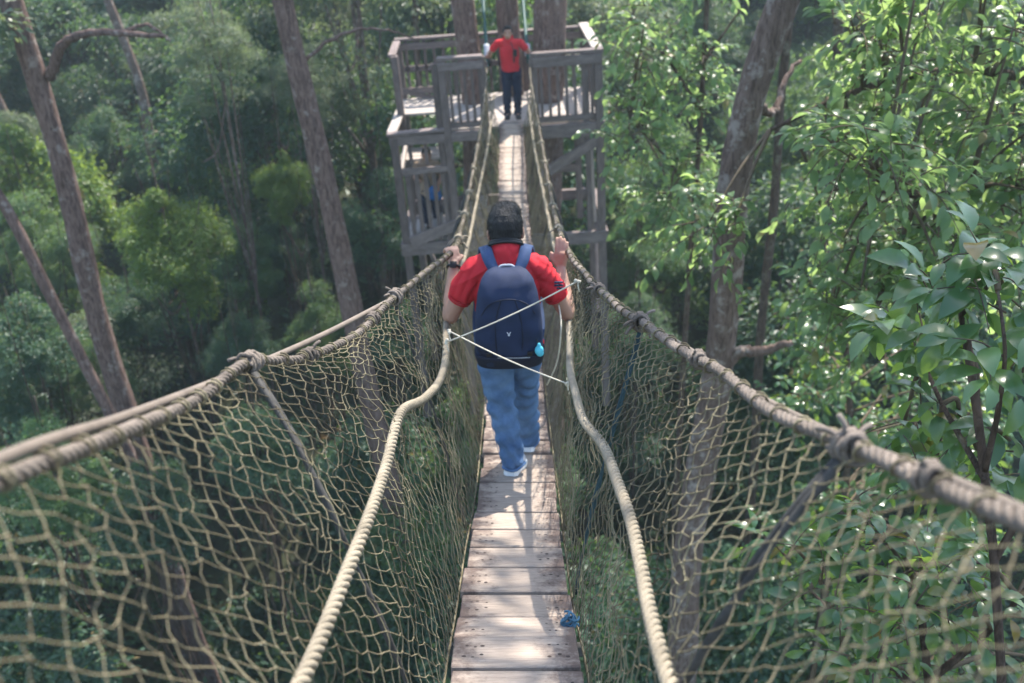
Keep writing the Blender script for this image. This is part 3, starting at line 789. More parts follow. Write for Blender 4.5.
# shoulder straps : flat padded bands over the shoulders and under the arms
def band(pts, w, th, name, mt, par, nrm=None):
    p = spline(pts, 40); t = tangents(p)
    ctr = A([0, .11, .50])
    n_ = p-A([0, .11, .5]); n_[:, 0] *= .25
    n_ -= t*np.sum(n_*t, 1, keepdims=True); n_ /= np.linalg.norm(n_, axis=1, keepdims=True)
    sd_ = np.cross(t, n_)
    ww = np.broadcast_to(w, (40,))[:, None]
    V = np.stack([p-sd_*ww-n_*th, p-sd_*ww*.9+n_*th, p+sd_*ww*.9+n_*th, p+sd_*ww-n_*th], 1)
    i = np.arange(39)[:, None]*4; k = np.arange(4)[None]; k2 = (k+1) % 4
    mb = MB(); mb.add(V.reshape(-1, 3), np.stack([i+k, i+k2, i+4+k2, i+4+k], -1).reshape(-1, 4)); mb.q.append((A([[3, 2, 1, 0]]), 0)); mb.q.append((A([[156, 157, 158, 159]]), 0))
    return mb.build(name, MAT[mt], par, True)
for sx in (-1, 1):
    band([(sx*.045, -.035, .50), (sx*.066, -.005, .535), (sx*.088, .035, .578), (sx*.100, .09, .600), (sx*.107, .15, .585), (sx*.115, .225, .52), (sx*.13, .255, .40), (sx*.155, .22, .25), (sx*.172, .11, .14), (sx*.15, .0, .06)],
         np.interp(np.linspace(0, 1, 40), [0, .12, .6, .75, 1], [.024, .031, .031, .017, .015]), .008, 'shoulder_strap', 'webbing', PK)
pouch = blob([('e', (0, 0, 0), (.021, .016, .026)), ('e', (.004, 0, -.016), (.018, .014, .016)), ('e', (0, 0, .026), (.009, .008, .014))], .003, 'pouch', 1)
po = mobj('pouch', pouch, MAT['aqua']); po.location = WP+A([.138, -.28, .735+.135]); tag(po, 'small turquoise pouch clipped to the side of the navy backpack', 'pouch')
mb = MB(); tube(mb, spline([(0, 0, .03), (-.012, .012, .05), (-.03, .04, .06)], 8), .003, 5); mb.build('cord', MAT['black'], po, True)
# compression straps, buckles and a sleeve print
for sx in (-1, 1):
    for h in (.15,):
        pts = [(sx*.165, -.10, h), (sx*.150, back_y(.150, h)-.004, h-.004), (sx*.10, back_y(.10, h)-.006, h-.010)]
        mb = MB(); q = spline(pts, 14)
        V = np.concatenate([q+A([0, 0, .008]), q-A([0, 0, .008])]); mb.add(V, [[i, i+1, i+15, i+14] for i in range(13)])
        V2 = V+A([sx*.0, -.003, 0]); mb.add(V2, [[i, i+14, i+15, i+1] for i in range(13)])
        st_ = mb.build('side_strap', MAT['pack_dark'], PK)
        mb = MB(); box(mb, (sx*.10, back_y(.10, h)-.009, h-.010), (.026, .010, .024), None, 0, .003); mb.build('buckle', MAT['black'], st_)
mb = MB()
shp, elp = A(J['sh_r']), A(J['el_r'])
cc = shp+(elp-shp)*.40+A([.040, -.046, .02])
for k in range(3): tube(mb, spline([cc+A([-.022, -.004, .018-.016*k]), cc+A([0, -.012, .022-.016*k]), cc+A([.016, .004, .014-.016*k])], 8), .0055, 5)
mb.build('sleeve_print', MAT['pack'], wshirt)

# ------------------------------------------------------------------ timber platform
O = P(511, 124, 16.2)
pa = radians(2)
plat = empty('timber_platform', O, 'weathered two level timber viewing platform built round three tree trunks', 'platform', rot=(0, -pa, 0))
PR = np.asarray(Matrix.Rotation(-pa, 3, 'Y'))
def pw(p): return O+PR@A(p, float)
def T(name, p0, p1, w, h, mt='timber', up=(0, 0, 1), par=None, bev=.006):
    p0, p1 = A(p0, float), A(p1, float)
    c = (p0+p1)/2; L = np.linalg.norm(p1-p0); R = frame(p1-p0, up)
    mb = MB(); box(mb, (0, 0, 0), (L, w, h), None, 0, bev)   # long axis = local x for grain
    o = mb.build(name, MAT[mt], par or plat)
    R2 = np.stack([R[:, 2], R[:, 0], R[:, 1]], 1)
    m = Matrix.Identity(4)
    for k in range(3): m[k][0], m[k][1], m[k][2], m[k][3] = R2[k][0], R2[k][1], R2[k][2], c[k]
    o.matrix_local = m
    return o
MAT['timber'].node_tree.nodes['Mapping'].inputs['Scale'].default_value = (1.2, 5, 5)
XL, XM, XR, D = -1.93, -1.10, 1.44, 2.2
# floors (planked): upper deck, back-left extension, lower landing
def floor(x0, x1, y0, y1, z, name='floor_boards', n=None):
    mb = MB(); w = .14; k = int((y1-y0)/w); w = (y1-y0)/k
    for i in range(k):
        box(mb, ((x0+x1)/2, y0+(i+.5)*w, z-.02+rnd.uniform(-.003, .003)), (x1-x0, w-.012, .04), None, 0, .004)
    return mb.build(name, MAT['board'], plat)
floor(XM, XR, .05, D, -.03)
floor(XL, XM-.02, 1.15, D, -.03)
floor(XL, XM-.02, .45, 1.1, -.62)
floor(XL, -.6, .05, 1.2, -1.92)
# posts
FZ, RZ = -.12, 1.06
def post(x, y, z0, z1, w=.13): return T('post', (x, y, z0), (x, y, z1), w, w, up=(0, 1, 0))
post(XR, 0, -5.5, 1.10); post(XR-.20, .03, -2.0, 1.0, .09); post(XM+.06, 0, -5.5, 1.14); post(XM-.06, .02, -2.0, 1.05, .10)
post(XL, 0, -5.5, -.10); post(XL, D, -5.5, 1.0); post(XR, D, -5.5, 1.0); post(.3, D, -1.9, 1.0, .1)
post(XL+.04, 1.1, -2.0, .98, .12); post(-.40, 0, -.12, 1.12, .10); post(.42, 0, -.12, 1.12, .10); post(.1, D+.02, -6, -.2, .16)
post(XR-.32, .75, -2.0, -.12, .11)
# beams
T('floor_beam', (.33, -.02, -.16), (XR+.07, -.02, -.16), .08, .22, 'timber_h'); T('floor_beam', (XL-.07, -.02, -.14), (-.33, -.02, -.14), .08, .16, 'timber_h')
T('floor_beam', (XR+.05, .03, -.16), (XR+.05, D, -.16), .08, .2, 'timber_h'); T('floor_beam', (XL-.05, .03, -.16), (XL-.05, D, -.16), .08, .16, 'timber_h')
T('floor_beam', (XL, D+.06, -.16), (XR, D+.06, -.16), .08, .2, 'timber_h')
T('lower_beam', (XL-.1, -.05, -2.05), (XR+.1, -.05, -2.05), .09, .22, 'timber_h'); T('lower_beam', (XL, D-.1, -2.05), (XR, D-.1, -2.05), .09, .2, 'timber_h')
T('lower_beam', (XR+.05, 0, -2.05), (XR+.05, D-.15, -2.05), .09, .2, 'timber_h'); T('lower_beam', (XL-.05, 0, -2.05), (XL-.05, D-.15, -2.05), .09, .2, 'timber_h')
# rails : upper level
T('top_rail', (.40, 0, 1.09), (XR+.08, 0, 1.09), .14, .05, 'timber_h'); T('top_rail', (XM, 0, 1.12), (-.38, 0, 1.12), .14, .05, 'timber_h')
T('rail', (.40, -.06, .97), (XR+.06, -.06, .97), .035, .16, 'timber_h'); T('rail', (XM, -.06, 1.0), (-.38, -.06, 1.0), .035, .13, 'timber_h')
T('rail', (.40, 0, .04), (XR, 0, .04), .05, .1, 'timber_h'); T('rail', (XM, 0, .05), (-.38, 0, .05), .05, .1, 'timber_h')
T('top_rail', (XL-.05, D, 1.02), (XR-.02, D, 1.02), .14, .05, 'timber_h'); T('rail', (XL, D-.05, .9), (XR-.1, D-.05, .9), .035, .12, 'timber_h'); T('rail', (XL, D, .5), (XR-.1, D, .5), .035, .10, 'timber_h')
T('top_rail', (XR, .10, 1.095), (XR-.05, D+.08, 1.055), .17, .05, 'board'); T('rail', (XR, .08, .55), (XR, D-.08, .55), .05, .1, 'timber_h')
T('top_rail', (XL, 1.1, .98), (XL, D-.1, 1.0), .13, .05, 'timber_h')
T('rail', (XL, D-.07, .12), (XM-.1, D-.07, .12), .04, .12, 'timber_h'); T('brace', (XL+.1, D-.09, .12), (XM-.1, D-.09, -.12), .04, .10, 'timber_h')
# rails : landing on the left, top about level with the upper floor
T('top_rail', (XL-.10, -.02, -.03), (XM+.02, -.02, .0), .15, .05, 'timber_h'); T('top_rail', (XL-.03, .07, -.03), (XL+.02, D-.1, -.05), .16, .05, 'board')
T('stair_rail', (XL+.05, -.03, -.68), (XM+.06, -.03, -.66), .05, .11, 'timber_h'); T('stair_rail', (XL+.06, .05, -.68), (XL+.1, 1.3, -.42), .05, .09, 'board')
for i in range(6):
    x = XL+.16+i*.145; T('baluster', (x, -.03, -1.95), (x, -.03, -.74), .07, .04, up=(0, 1, 0))
for i in range(3):
    x = XL+.24+i*.26; T('baluster', (x, .03, -.6), (x, .03, -.06), .06, .04, up=(0, 1, 0))
T('stair_stringer', (XL+.08, -.08, -1.92), (-.35, -.08, -1.42), .05, .2, 'timber_h'); T('stair_stringer', (XL+.06, .7, -1.9), (-.45, .7, -1.3), .05, .18, 'timber_h')
for i in range(5):
    x = XL+.25+i*.27; T('stair_tread', (x, .0, -1.80+i*.09), (x, .66, -1.80+i*.09), .2, .035, 'board')
# balusters : upper front and back
for i in range(7):
    x = .52+i*.135; T('baluster', (x, -.01, .06), (x, -.01, .92), .05, .035, up=(0, 1, 0))
for i in range(5):
    x = XM+.17+i*.12; T('baluster', (x, -.01, .06), (x, -.01, .96), .05, .035, up=(0, 1, 0))
for i in range(20):
    x = XL+.14+i*.165
    T('baluster', (x, D, .0), (x, D, .98), .05, .035, up=(0, 1, 0))
for i in range(10):
    y = .22+i*.2; T('baluster', (XR, y, -.05), (XR-.03, y, 1.05), .035, .05, up=(0, 1, 0))
# right-hand underframe braces
T('brace', (.45, -.03, -.90), (XR-.02, -.03, -.34), .06, .17, 'timber_h'); T('brace', (.65, D-.15, -.65), (XR-.05, D-.15, -1.05), .06, .13, 'timber_h')
T('rail', (.5, .72, -1.05), (XR-.3, .72, -1.05), .06, .15, 'timber_h'); T('brace', (XL+.02, 1.5, -2.1), (XL+.5, 1.5, -3.6), .06, .14, 'timber_h')
T('brace', (XR, 1.2, -2.1), (XR-.1, .1, -3.6), .06, .14, 'timber_h')
T('drain_pipe', (XR-.13, .38, -.25), (XR-.08, .38, -1.95), .05, .05, 'board', up=(0, 1, 0))

# green suspension cables rising from the end of the bridge into the trees
for (a_, b_, c_) in ((P(488, 66, 16.3), P(484.5, 20, 16.9), P(488, -330, 21)), (P(528.5, 62, 16.3), P(525, 25, 16.9), P(505, -330, 21))):
    mb = MB(); tube(mb, spline([a_, b_, c_], 24), .028, 8); o = mb.build('green_sling', MAT['green_cable'], bridge, True)
    mb = MB(); tube(mb, spline([a_*.75+b_*.25+A([0, -.03, -.04]), a_*.6+b_*.4+A([0, -.03, .04])], 6), .05, 8); mb.build('clamp', MAT['grey'], o, True)

# --- person at the far end, facing us
fp = P(513.5, 114.5, 16.35)
fp[2] = np.interp(fp[1], deck[:, 1], deck[:, 2])+.02
far = empty('person', fp, 'person in red polo and dark trousers standing at the platform end of the bridge', 'person')
far.scale = (.95, .95, .89)
tlh, trh = (atY(tl, fp[1]-.12)-fp)/A([.95, .95, .89]), (atY(tr, fp[1]-.12)-fp)/A([.95, .95, .89])
SCF = A([.95, .95, .89]); wl_ = (P(488.3, 57, 16.38)-fp)/SCF+A([.035, .05, .0]); wr2 = (P(528.2, 52, 16.38)-fp)/SCF+A([-.035, .05, .0])
lean = .04
JF = dict(head=(-.06, -.06, 1.54), neck=(-.05, -.0, 1.43), headR=np.asarray(Matrix.Rotation(radians(-14), 3, 'X')), chest=(-.045, 0, 1.24), waist=(-.03, 0, 1.03), pelvis=(-.02, .0, .90), hem=.86,
          sh_l=(-.23, -.01, 1.35), sh_r=(.14, -.01, 1.35), el_l=(-.37, .06, 1.17), el_r=(.29, .06, 1.17), wr_l=wl_, wr_r=wr2,
          hip_l=(-.10, 0, .84), hip_r=(.07, 0, .84), kn_l=(-.10, -.03, .46), kn_r=(.08, -.02, .46), an_l=(-.10, 0, .085), an_r=(.075, 0, .085),
          toe_l=(-.11, -.11, .045), toe_r=(.08, -.11, .045), sole_l=(-.10, 0, .002), sole_r=(.075, 0, .002), footdir_l=(-.1, -1, 0), footdir_r=(.1, -1, 0),
          hand_l=hand(wl_, A([-.3, -.9, .1]), A([-1., .2, 0]), 0, A([0., 0, 1.]), 1.1), hand_r=hand(wr2, A([.3, -.9, .1]), A([1., .2, 0]), 0, A([0., 0, 1.]), 1.1))
fb, fs = person(JF, far, .0085, (MAT['shirt'], MAT['navy']), (MAT['shoe_dark'], MAT['shoe_dark']), toward=-1.0)
mb = MB(); box(mb, (.055, -.155, 1.20), (.075, .03, .13), None, 0, .008); box(mb, (.035, -.15, 1.08), (.03, .03, .1), None, 0, .008); mb.build('chest_pack', MAT['black'], far)
tube_pts = spline([(-.02, -.07, 1.40), (.03, -.15, 1.27), (.055, -.165, 1.2)], 8)
mb = MB(); tube(mb, tube_pts, .008, 5); mb.build('lanyard', MAT['black'], far, True)

# --- person on the lower level behind the balusters
lp = pw((-1.50, .45, -1.9))
low = empty('person', lp, 'person in brown shirt behind the balusters on the lower platform level', 'person')
whl, whr = A([-.2, -.2, .95]), A([.22, -.12, .95])
JL = dict(head=(-.02, -.04, 1.36), neck=(-.02, 0, 1.25), chest=(-.02, 0, 1.08), waist=(-.01, 0, .90), pelvis=(0, 0, .77), sh_l=(-.19, 0, 1.18), sh_r=(.15, 0, 1.18), el_l=(-.23, -.05, .95), el_r=(.21, -.02, .94),
          wr_l=(-.16, -.22, .98), wr_r=(.16, -.18, .86), hip_l=(-.08, 0, .73), hip_r=(.08, 0, .73), kn_l=(-.09, -.03, .40), kn_r=(.09, -.03, .40), an_l=(-.09, 0, .085), an_r=(.09, 0, .085),
          toe_l=(-.10, -.11, .045), toe_r=(.1, -.11, .045), sole_l=(-.09, 0, .003), sole_r=(.09, 0, .003), footdir_l=(-.1, -1, 0), footdir_r=(.1, -1, 0),
          hand_l=hand(A([-.16, -.22, .98]), A([.1, -.9, .2]), A([0, -.1, -1.]), 0, A([1., 0, 0]), .8), hand_r=hand(A([.16, -.18, .86]), A([0, -.9, -.3]), A([0, -.2, -1.]), 0, A([-1., 0, 0]), .8))
person(JL, low, .009, (MAT['shirt_tan'], MAT['navy']), (MAT['shoe_dark'], MAT['shoe_dark']), toward=-1.0)
bag = empty('shoulder_bag', lp+A([.10, -.24, .75]), 'bright blue bag carried by the person on the lower platform level', 'bag')
mobj('bag_body', blob([('e', (0, 0, 0), (.11, .06, .13)), ('c', (-.05, 0, -.08), (.06, 0, -.08), .06, .06)], .01, 'bag_body', 2), MAT['bag_blue'], bag)
mb = MB(); tube(mb, spline([(-.07, 0, .1), (-.13, .12, .38), (-.12, .24, .43), (-.0, .34, .30), (.06, .05, .1)], 24), .012, 6); mb.build('strap', MAT['black'], bag, True)

# ------------------------------------------------------------------ terrain
def gz(x, y):
    x, y = np.asarray(x, float), np.asarray(y, float)
    h = .43*np.clip(y-17.5, 0, None)
    h = h+.16*np.clip(-x-9, 0, None)+.22*np.clip(x-9, 0, None)
    h = h+.8*np.sin(x*.23+1)*np.cos(y*.19)+.5*np.sin(x*.51+y*.43)
    return np.clip(h, -2, 24+0*h)
xs = np.linspace(-95, 95, 150); ys = np.linspace(-60, 110, 140)
X, Yg = np.meshgrid(xs, ys, indexing='xy')
V = np.stack([X, Yg, gz(X, Yg)], -1).reshape(-1, 3)
i = (np.arange(139)[:, None]*150+np.arange(149)[None]).ravel()
mb = MB(); mb.add(V, np.stack([i, i+1, i+151, i+150], -1))
tag(mb.build('ground', MAT['ground'], None, True), 'dark leaf littered forest slope rising behind the platform', 'ground', kind='structure')

# ------------------------------------------------------------------ leaves
LEAF4 = (A([[0, 0, 0], [.42, .26, .06], [1, 0, -.10], [.42, -.26, .06]]), A([[0, 2, 1], [0, 3, 2]]))
def make_leaf12():
    V = [[0, 0, 0]]; F_ = []
    prof = [(.14, .12), (.34, .215), (.58, .225), (.80, .14)]
    for t, w in prof:
        z = .10*math.sin(t*pi)-.16*t*t
        V += [[t, w, z+.05*w*4], [t, 0, z], [t, -w, z+.05*w*4]]
    V.append([1.0, 0, -.17])
    tri = [[0, 2, 1], [0, 3, 2]]
    quads = []
    for k in range(3):
        a, b = 1+3*k, 4+3*k
        quads += [[a, a+1, b+1, b], [a+1, a+2, b+2, b+1]]
    tri += [[10, 11, 13], [11, 12, 13]]
    return A(V, float), A(tri), A(quads)
L12 = make_leaf12()

def put_leaves(mb, p, d, nrm, s, big=False):
    d = d/np.linalg.norm(d, axis=1, keepdims=True)
    sd = np.cross(nrm, d); sd /= np.maximum(np.linalg.norm(sd, axis=1, keepdims=True), 1e-6)
    n = np.cross(d, sd)
    tpl = L12[0] if big else LEAF4[0]
    V = p[:, None]+s[:, None, None]*(tpl[None, :, 0:1]*d[:, None]+tpl[None, :, 1:2]*sd[:, None]+tpl[None, :, 2:3]*n[:, None])
    k = len(tpl); base = np.arange(len(p))[:, None, None]*k
    n0 = mb.n
    if big:
        mb.add(V.reshape(-1, 3), (L12[1][None]+base).reshape(-1, 3))
        mb.q.append(((L12[2][None]+base).reshape(-1, 4)+n0, 0))
    else:
        mb.add(V.reshape(-1, 3), (LEAF4[1][None]+base).reshape(-1, 3))

def unit(n, g):
    v = g.normal(size=(n, 3)); return v/np.linalg.norm(v, axis=1, keepdims=True)

def proto_tree(seed, H, R, ch, nclump, nleaf, ls, droop, leafm, barkm, tr_r, name, label, cat, crisp=.3, flat=.75, stem=True):
    """H total height, crown of radius R and height ch on top. Returns root; origin at trunk base"""
    g = np.random.default_rng(seed)
    root = empty(name, (0, 0, 0), label, cat)
    cz = H-ch*.5
    cl = []
    for k in range(nclump):
        u = unit(1, g)[0]; rr = g.uniform(.35, .95)**.7
        c = A([u[0]*R*.82*rr, u[1]*R*.82*rr, cz+u[2]*ch*.46*rr])
        # pear-shaped outline: wider below the middle
        wz = 1.1-.45*max(0, (c[2]-cz)/(ch*.5)); c[:2] *= wz
        cl.append((c, R*g.choice([g.uniform(.10, .2), g.uniform(.2, .4)])))
    mbt = MB()
    base = A([0, 0, -.6]); topp = A([g.uniform(-.3, .3), g.uniform(-.3, .3), H-ch*.35])
    tp = spline([base, A([g.uniform(-.15, .15), g.uniform(-.15, .15), H*.4]), topp], 14)
    tube(mbt, tp, np.linspace(tr_r, tr_r*.35, 14), 8)
    for c, r in cl[:16]:
        k = g.integers(6, 13); st = tp[k]
        m = (st+c)/2+A([0, 0, -.1*R])
        tube(mbt, spline([st, m, c], 7), np.linspace(tr_r*.32, tr_r*.08, 7), 5)
    if stem: mbt.build('trunk', barkm, root, True)
    mb = MB()
    per = nleaf//nclump
    for c, r in cl:
        n = int(per*g.uniform(.75, 1.25))
        u = unit(n, g); u[:, 2] = np.abs(u[:, 2])*np.where(g.random(n) < .72, 1, -1); 
        rad = r*g.uniform(.40, 1.15, n)**.5*(1+.34*np.sin(u[:, 0]*7+u[:, 1]*5+c[0]*9)*np.cos(u[:, 2]*6+c[1]*7)+.12*g.normal(0, 1, n))
        p = c+u*rad[:, None]*A([1, 1, flat])
        d = u*A([1, 1, .4])+A([0, 0, -droop])+g.normal(0, .45, (n, 3))
        nr = u*.7+A([0, 0, .75])+g.normal(0, .38, (n, 3))
        put_leaves(mb, p, d, nr, ls*g.uniform(.65, 1.3, n))
    mb.build('crown', leafm, root)
    return root

def dup(root, loc, rz, sc, label, group, sz=1.0):
    r = root.copy(); COL.objects.link(r); r.location = loc; r.rotation_euler = (0, 0, rz); r.scale = (sc, sc, sc*sz)
    if label: r['label'] = label
    if group: r['group'] = group
    for ch in PCH[root.name]:
        c = ch.copy(); COL.objects.link(c); c.parent = r; c.location = (0, 0, 0); c.scale = (1, 1, 1)
    return r
PCH = {}

PROT = []
def add_proto(*a, **k):
    r = proto_tree(*a, **k); PCH[r.name] = list(r.children); PROT.append([r, False, a[1], a[2], a[3]]); return len(PROT)-1
t_round = add_proto(1, 9, 3.1, 6.2, 44, 36000, .125, .35, MAT['leaf_dark'], MAT['bark'], .17, 'broadleaf_tree', '', 'tree')
t_mid = add_proto(2, 9.5, 2.7, 7.0, 40, 34000, .115, .5, MAT['leaf_mid'], MAT['bark'], .15, 'broadleaf_tree', '', 'tree')
t_lime = add_proto(3, 9, 2.4, 6.8, 42, 32000, .13, .65, MAT['leaf_lime'], MAT['bark'], .12, 'feathery_tree', '', 'tree', flat=.85)
t_pale = add_proto(4, 12, 3.0, 7, 36, 24000, .10, .8, MAT['leaf_pale'], MAT['bark_pale'], .13, 'gum_tree', '', 'tree', flat=.6)
t_dark2 = add_proto(5, 7.5, 2.8, 5.5, 38, 30000, .14, .6, MAT['leaf_dark'], MAT['bark'], .15, 'broadleaf_tree', '', 'tree')
s_dark = add_proto(6, 3.2, 1.8, 3.0, 18, 12000, .13, .5, MAT['leaf_dark'], MAT['twig'], .05, 'understory_shrub', '', 'shrub')
s_lime = add_proto(7, 3.6, 1.7, 3.2, 16, 11000, .13, .9, MAT['leaf_mid'], MAT['twig'], .05, 'understory_shrub', '', 'shrub')
KN = {t_round: 'dense dark tree', t_mid: 'fresh green tree', t_lime: 'yellowish feathery tree', t_pale: 'pale small leaved tree',
      t_dark2: 'dark big leaved tree', s_dark: 'dark green shrub', s_lime: 'light green shrub'}

# forest floor leaves, one uncountable carpet
g = np.random.default_rng(99)
n = 60000
gx, gy = g.uniform(-32, 32, n), g.uniform(2, 58, n)
kp = np.abs(gx) < 5+gy*.62
gx, gy = gx[kp], gy[kp]
p = np.stack([gx, gy, gz(gx, gy)+g.uniform(.05, .7, len(gx))*(.5+.5*np.sin(gx*1.3)*np.cos(gy*1.1))], 1)
mb = MB(); put_leaves(mb, p, unit(len(p), g)*A([1, 1, .3])+A([0, 0, .15]), unit(len(p), g)*.5+A([0, 0, 1]), g.uniform(.15, .42, len(p)))
tag(mb.build('ground_cover', MAT['leaf_dark']), 'low leafy ground cover spread over the dark forest floor', 'ground cover', kind='stuff')

# ------------------------------------------------------------------ forest placement
def zone(px, py, y):
    if px < 70: s = 'left of the thick forked trunk'
    elif px < 200: s = 'between the forked trunk and the straight trunk'
    elif px < 330: s = 'behind the straight leaning trunk'
    elif px < 410: s = 'between the straight trunk and the platform'
    elif px < 610: s = 'around and beyond the timber platform'
    elif px < 730: s = 'between the platform and the mottled trunk'
    elif px < 880: s = 'behind the mottled trunk'
    else: s = 'behind the big leafed sapling'
    return s
def dist(y): return 'close below' if y < 14 else ('mid distance' if y < 26 else ('up the slope' if y < 40 else 'far back'))
placed = []
def place(k, x, y, sc, rz=None, sz=1.0, label=None, zc=None):
    z = float(gz(x, y))-.15
    r, used, H, R, ch = PROT[k]
    px, py, _ = proj((x, y, z+(H-ch*.5)*sc*sz))
    lab = label or f"{KN[k]} {zone(px, py, y)}, {dist(y)}"
    cat = r['category']
    grp = ('shrubs' if cat == 'shrub' else 'trees')+' of the forest understory and slope'
    rz = rnd.uniform(0, 6.28) if rz is None else rz
    if not used:
        r.location = (x, y, z); r.rotation_euler = (0, 0, rz); r.scale = (sc, sc, sc*sz); r['label'] = lab; r['group'] = grp; PROT[k][1] = True; o = r
    else: o = dup(r, (x, y, z), rz, sc, lab, grp, sz)
    if zc is not None:      # lift or lower the crown on its trunk
        h0 = H-ch*.5
        for c_ in (o.children if o is not r else PCH[r.name]):
            if c_.name.startswith('crown'): c_.location = (0, 0, zc/sc-h0)
            else: c_.scale = (1, 1, max(.3, (zc/sc)/h0))
    placed.append((x, y, R*sc))
    return o
def top_limit(px, y):
    if y > 19.5: return -999
    if px < 430: return 385 if y < 15.5 else 330
    if px < 620: return 330 if y < 15.5 else (250 if y < 18.8 else 120)
    if px < 800: return 520 if y < 9.8 else 330
    return 430
# named, hand-set trees first
def at_px(k, px, py, Y, R_px=None, sc=None, label=None, sz=1.0):
    """crown centre shows at px,py at distance Y; the trunk stands on the ground below it"""
    r, used, H, R, ch = PROT[k]
    q = PY(px, py, Y); zc = q[2]-float(gz(q[0], q[1]))
    s = R_px/F*proj(q)[2]/R
    return place(k, q[0], q[1], s, None, 1.0, label, zc)
at_px(t_lime, 172, 240, 18, 58, label='dense yellow green tree between the two big left trunks')
at_px(t_mid, 320, 325, 17.5, 42, label='bright green bushy tree left of the platform, below the straight trunk')
at_px(t_round, 30, 350, 16.5, 70, label='dark round tree at the left edge behind the slim leaning trunk')
at_px(t_pale, 230, 60, 30, 95, label='large pale crowned tree high behind the straight trunk')
at_px(t_mid, 660, 190, 22, 60, label='fresh green tree right of the platform beyond the mottled trunk')
at_px(t_pale, 60, 40, 38, 75, label='pale thin crowned tree in the upper left corner')
at_px(t_lime, 283, 178, 19, 30, label='small sunlit yellowish tree just left of the straight trunk')  # lime leaf colour stands in for a sunlit patch of forest
for k_, a_, b_, y_, r_ in ((t_mid, 105, 372, 16.5, 36), (t_round, 240, 345, 18, 44), (t_mid, 245, 262, 21, 44), (t_round, 385, 215, 21, 52), (t_dark2, 395, 325, 17, 40), (t_mid, 40, 250, 21, 52), (t_round, 118, 150, 27, 50),
                           (t_pale, 20, 150, 26, 52), (t_round, 350, 95, 27, 62), (t_mid, 205, 150, 29, 46), (t_dark2, 130, 300, 19.5, 40), (t_round, 285, 250, 23, 46), (t_mid, 640, 250, 20.5, 44), (t_round, 640, 330, 17.5, 46), (t_round, 690, 40, 30, 60), (t_mid, 395, 40, 32, 55), (t_dark2, 150, 500, 11.5, 62), (t_mid, 50, 470, 12, 60), (t_pale, 215, 55, 20, 55), (t_pale, 300, 85, 21.5, 48), (t_round, 60, 130, 30, 55), (t_mid, 180, 95, 30, 50), (t_dark2, 255, 440, 12.5, 55), (t_pale, 330, 20, 34, 60)):
    at_px(k_, a_, b_, y_, r_)
cand = []
for ring, (y0, y1, step) in enumerate(((18.5, 26, 2.6), (26, 34, 2.7), (34, 46, 3.1), (46, 56, 4.2))):
    yy = y0
    while yy < y1:
        hw = yy*.60+3
        x = -hw+rnd.uniform(0, step)
        while x < hw:
            cand.append((x+rnd.uniform(-.9, .9), yy+rnd.uniform(-1.1, 1.1), ring)); x += step
        yy += step
for x, y, ring in cand:
    if any((x-a)**2+(y-b)**2 < (.52*c+.9)**2 for a, b, c in placed): continue
    if abs(x) < 3.4 and 14 < y < 19.6: continue
    k = rnd.choices([t_round, t_mid, t_lime, t_pale, t_dark2], [5, 4, 2.2, 2.5, 3])[0]
    if x > 4 and y < 30 and rnd.random() < .6: k = rnd.choice([t_mid, t_lime])
    sc = rnd.uniform(.55, 1.2)
    place(k, x, y, sc, None, rnd.uniform(.75, 1.25))
# nearer, lower growth below the bridge
tries = 0; cnt = 0
while cnt < 75 and tries < 4000:
    tries += 1
    y = rnd.uniform(5, 20); x = rnd.uniform(-(y*.62+3), y*.62+3)
    big = rnd.random() < .38
    k = rnd.choice([t_dark2, t_round, t_mid]) if big else rnd.choice([s_dark, s_dark, s_lime])
    sc = rnd.uniform(.6, .95) if big else rnd.uniform(.8, 1.4)
    _, _, H, R, ch = PROT[k]
    z = float(gz(x, y))
    ok = True
    for ex in (-1, 0, 1):
        px, py, zz = proj((x+ex*R*sc*.8, y-R*sc*.5, z+H*sc))
        if zz < .5 or py < top_limit(px, y): ok = False
    if not ok or any((x-a)**2+(y-b)**2 < (.6*c+.9)**2 for a, b, c in placed): continue
    place(k, x, y, sc); cnt += 1
for k in range(len(PROT)):
    if not PROT[k][1]: print('unused proto', k)
print('trees', len(placed))

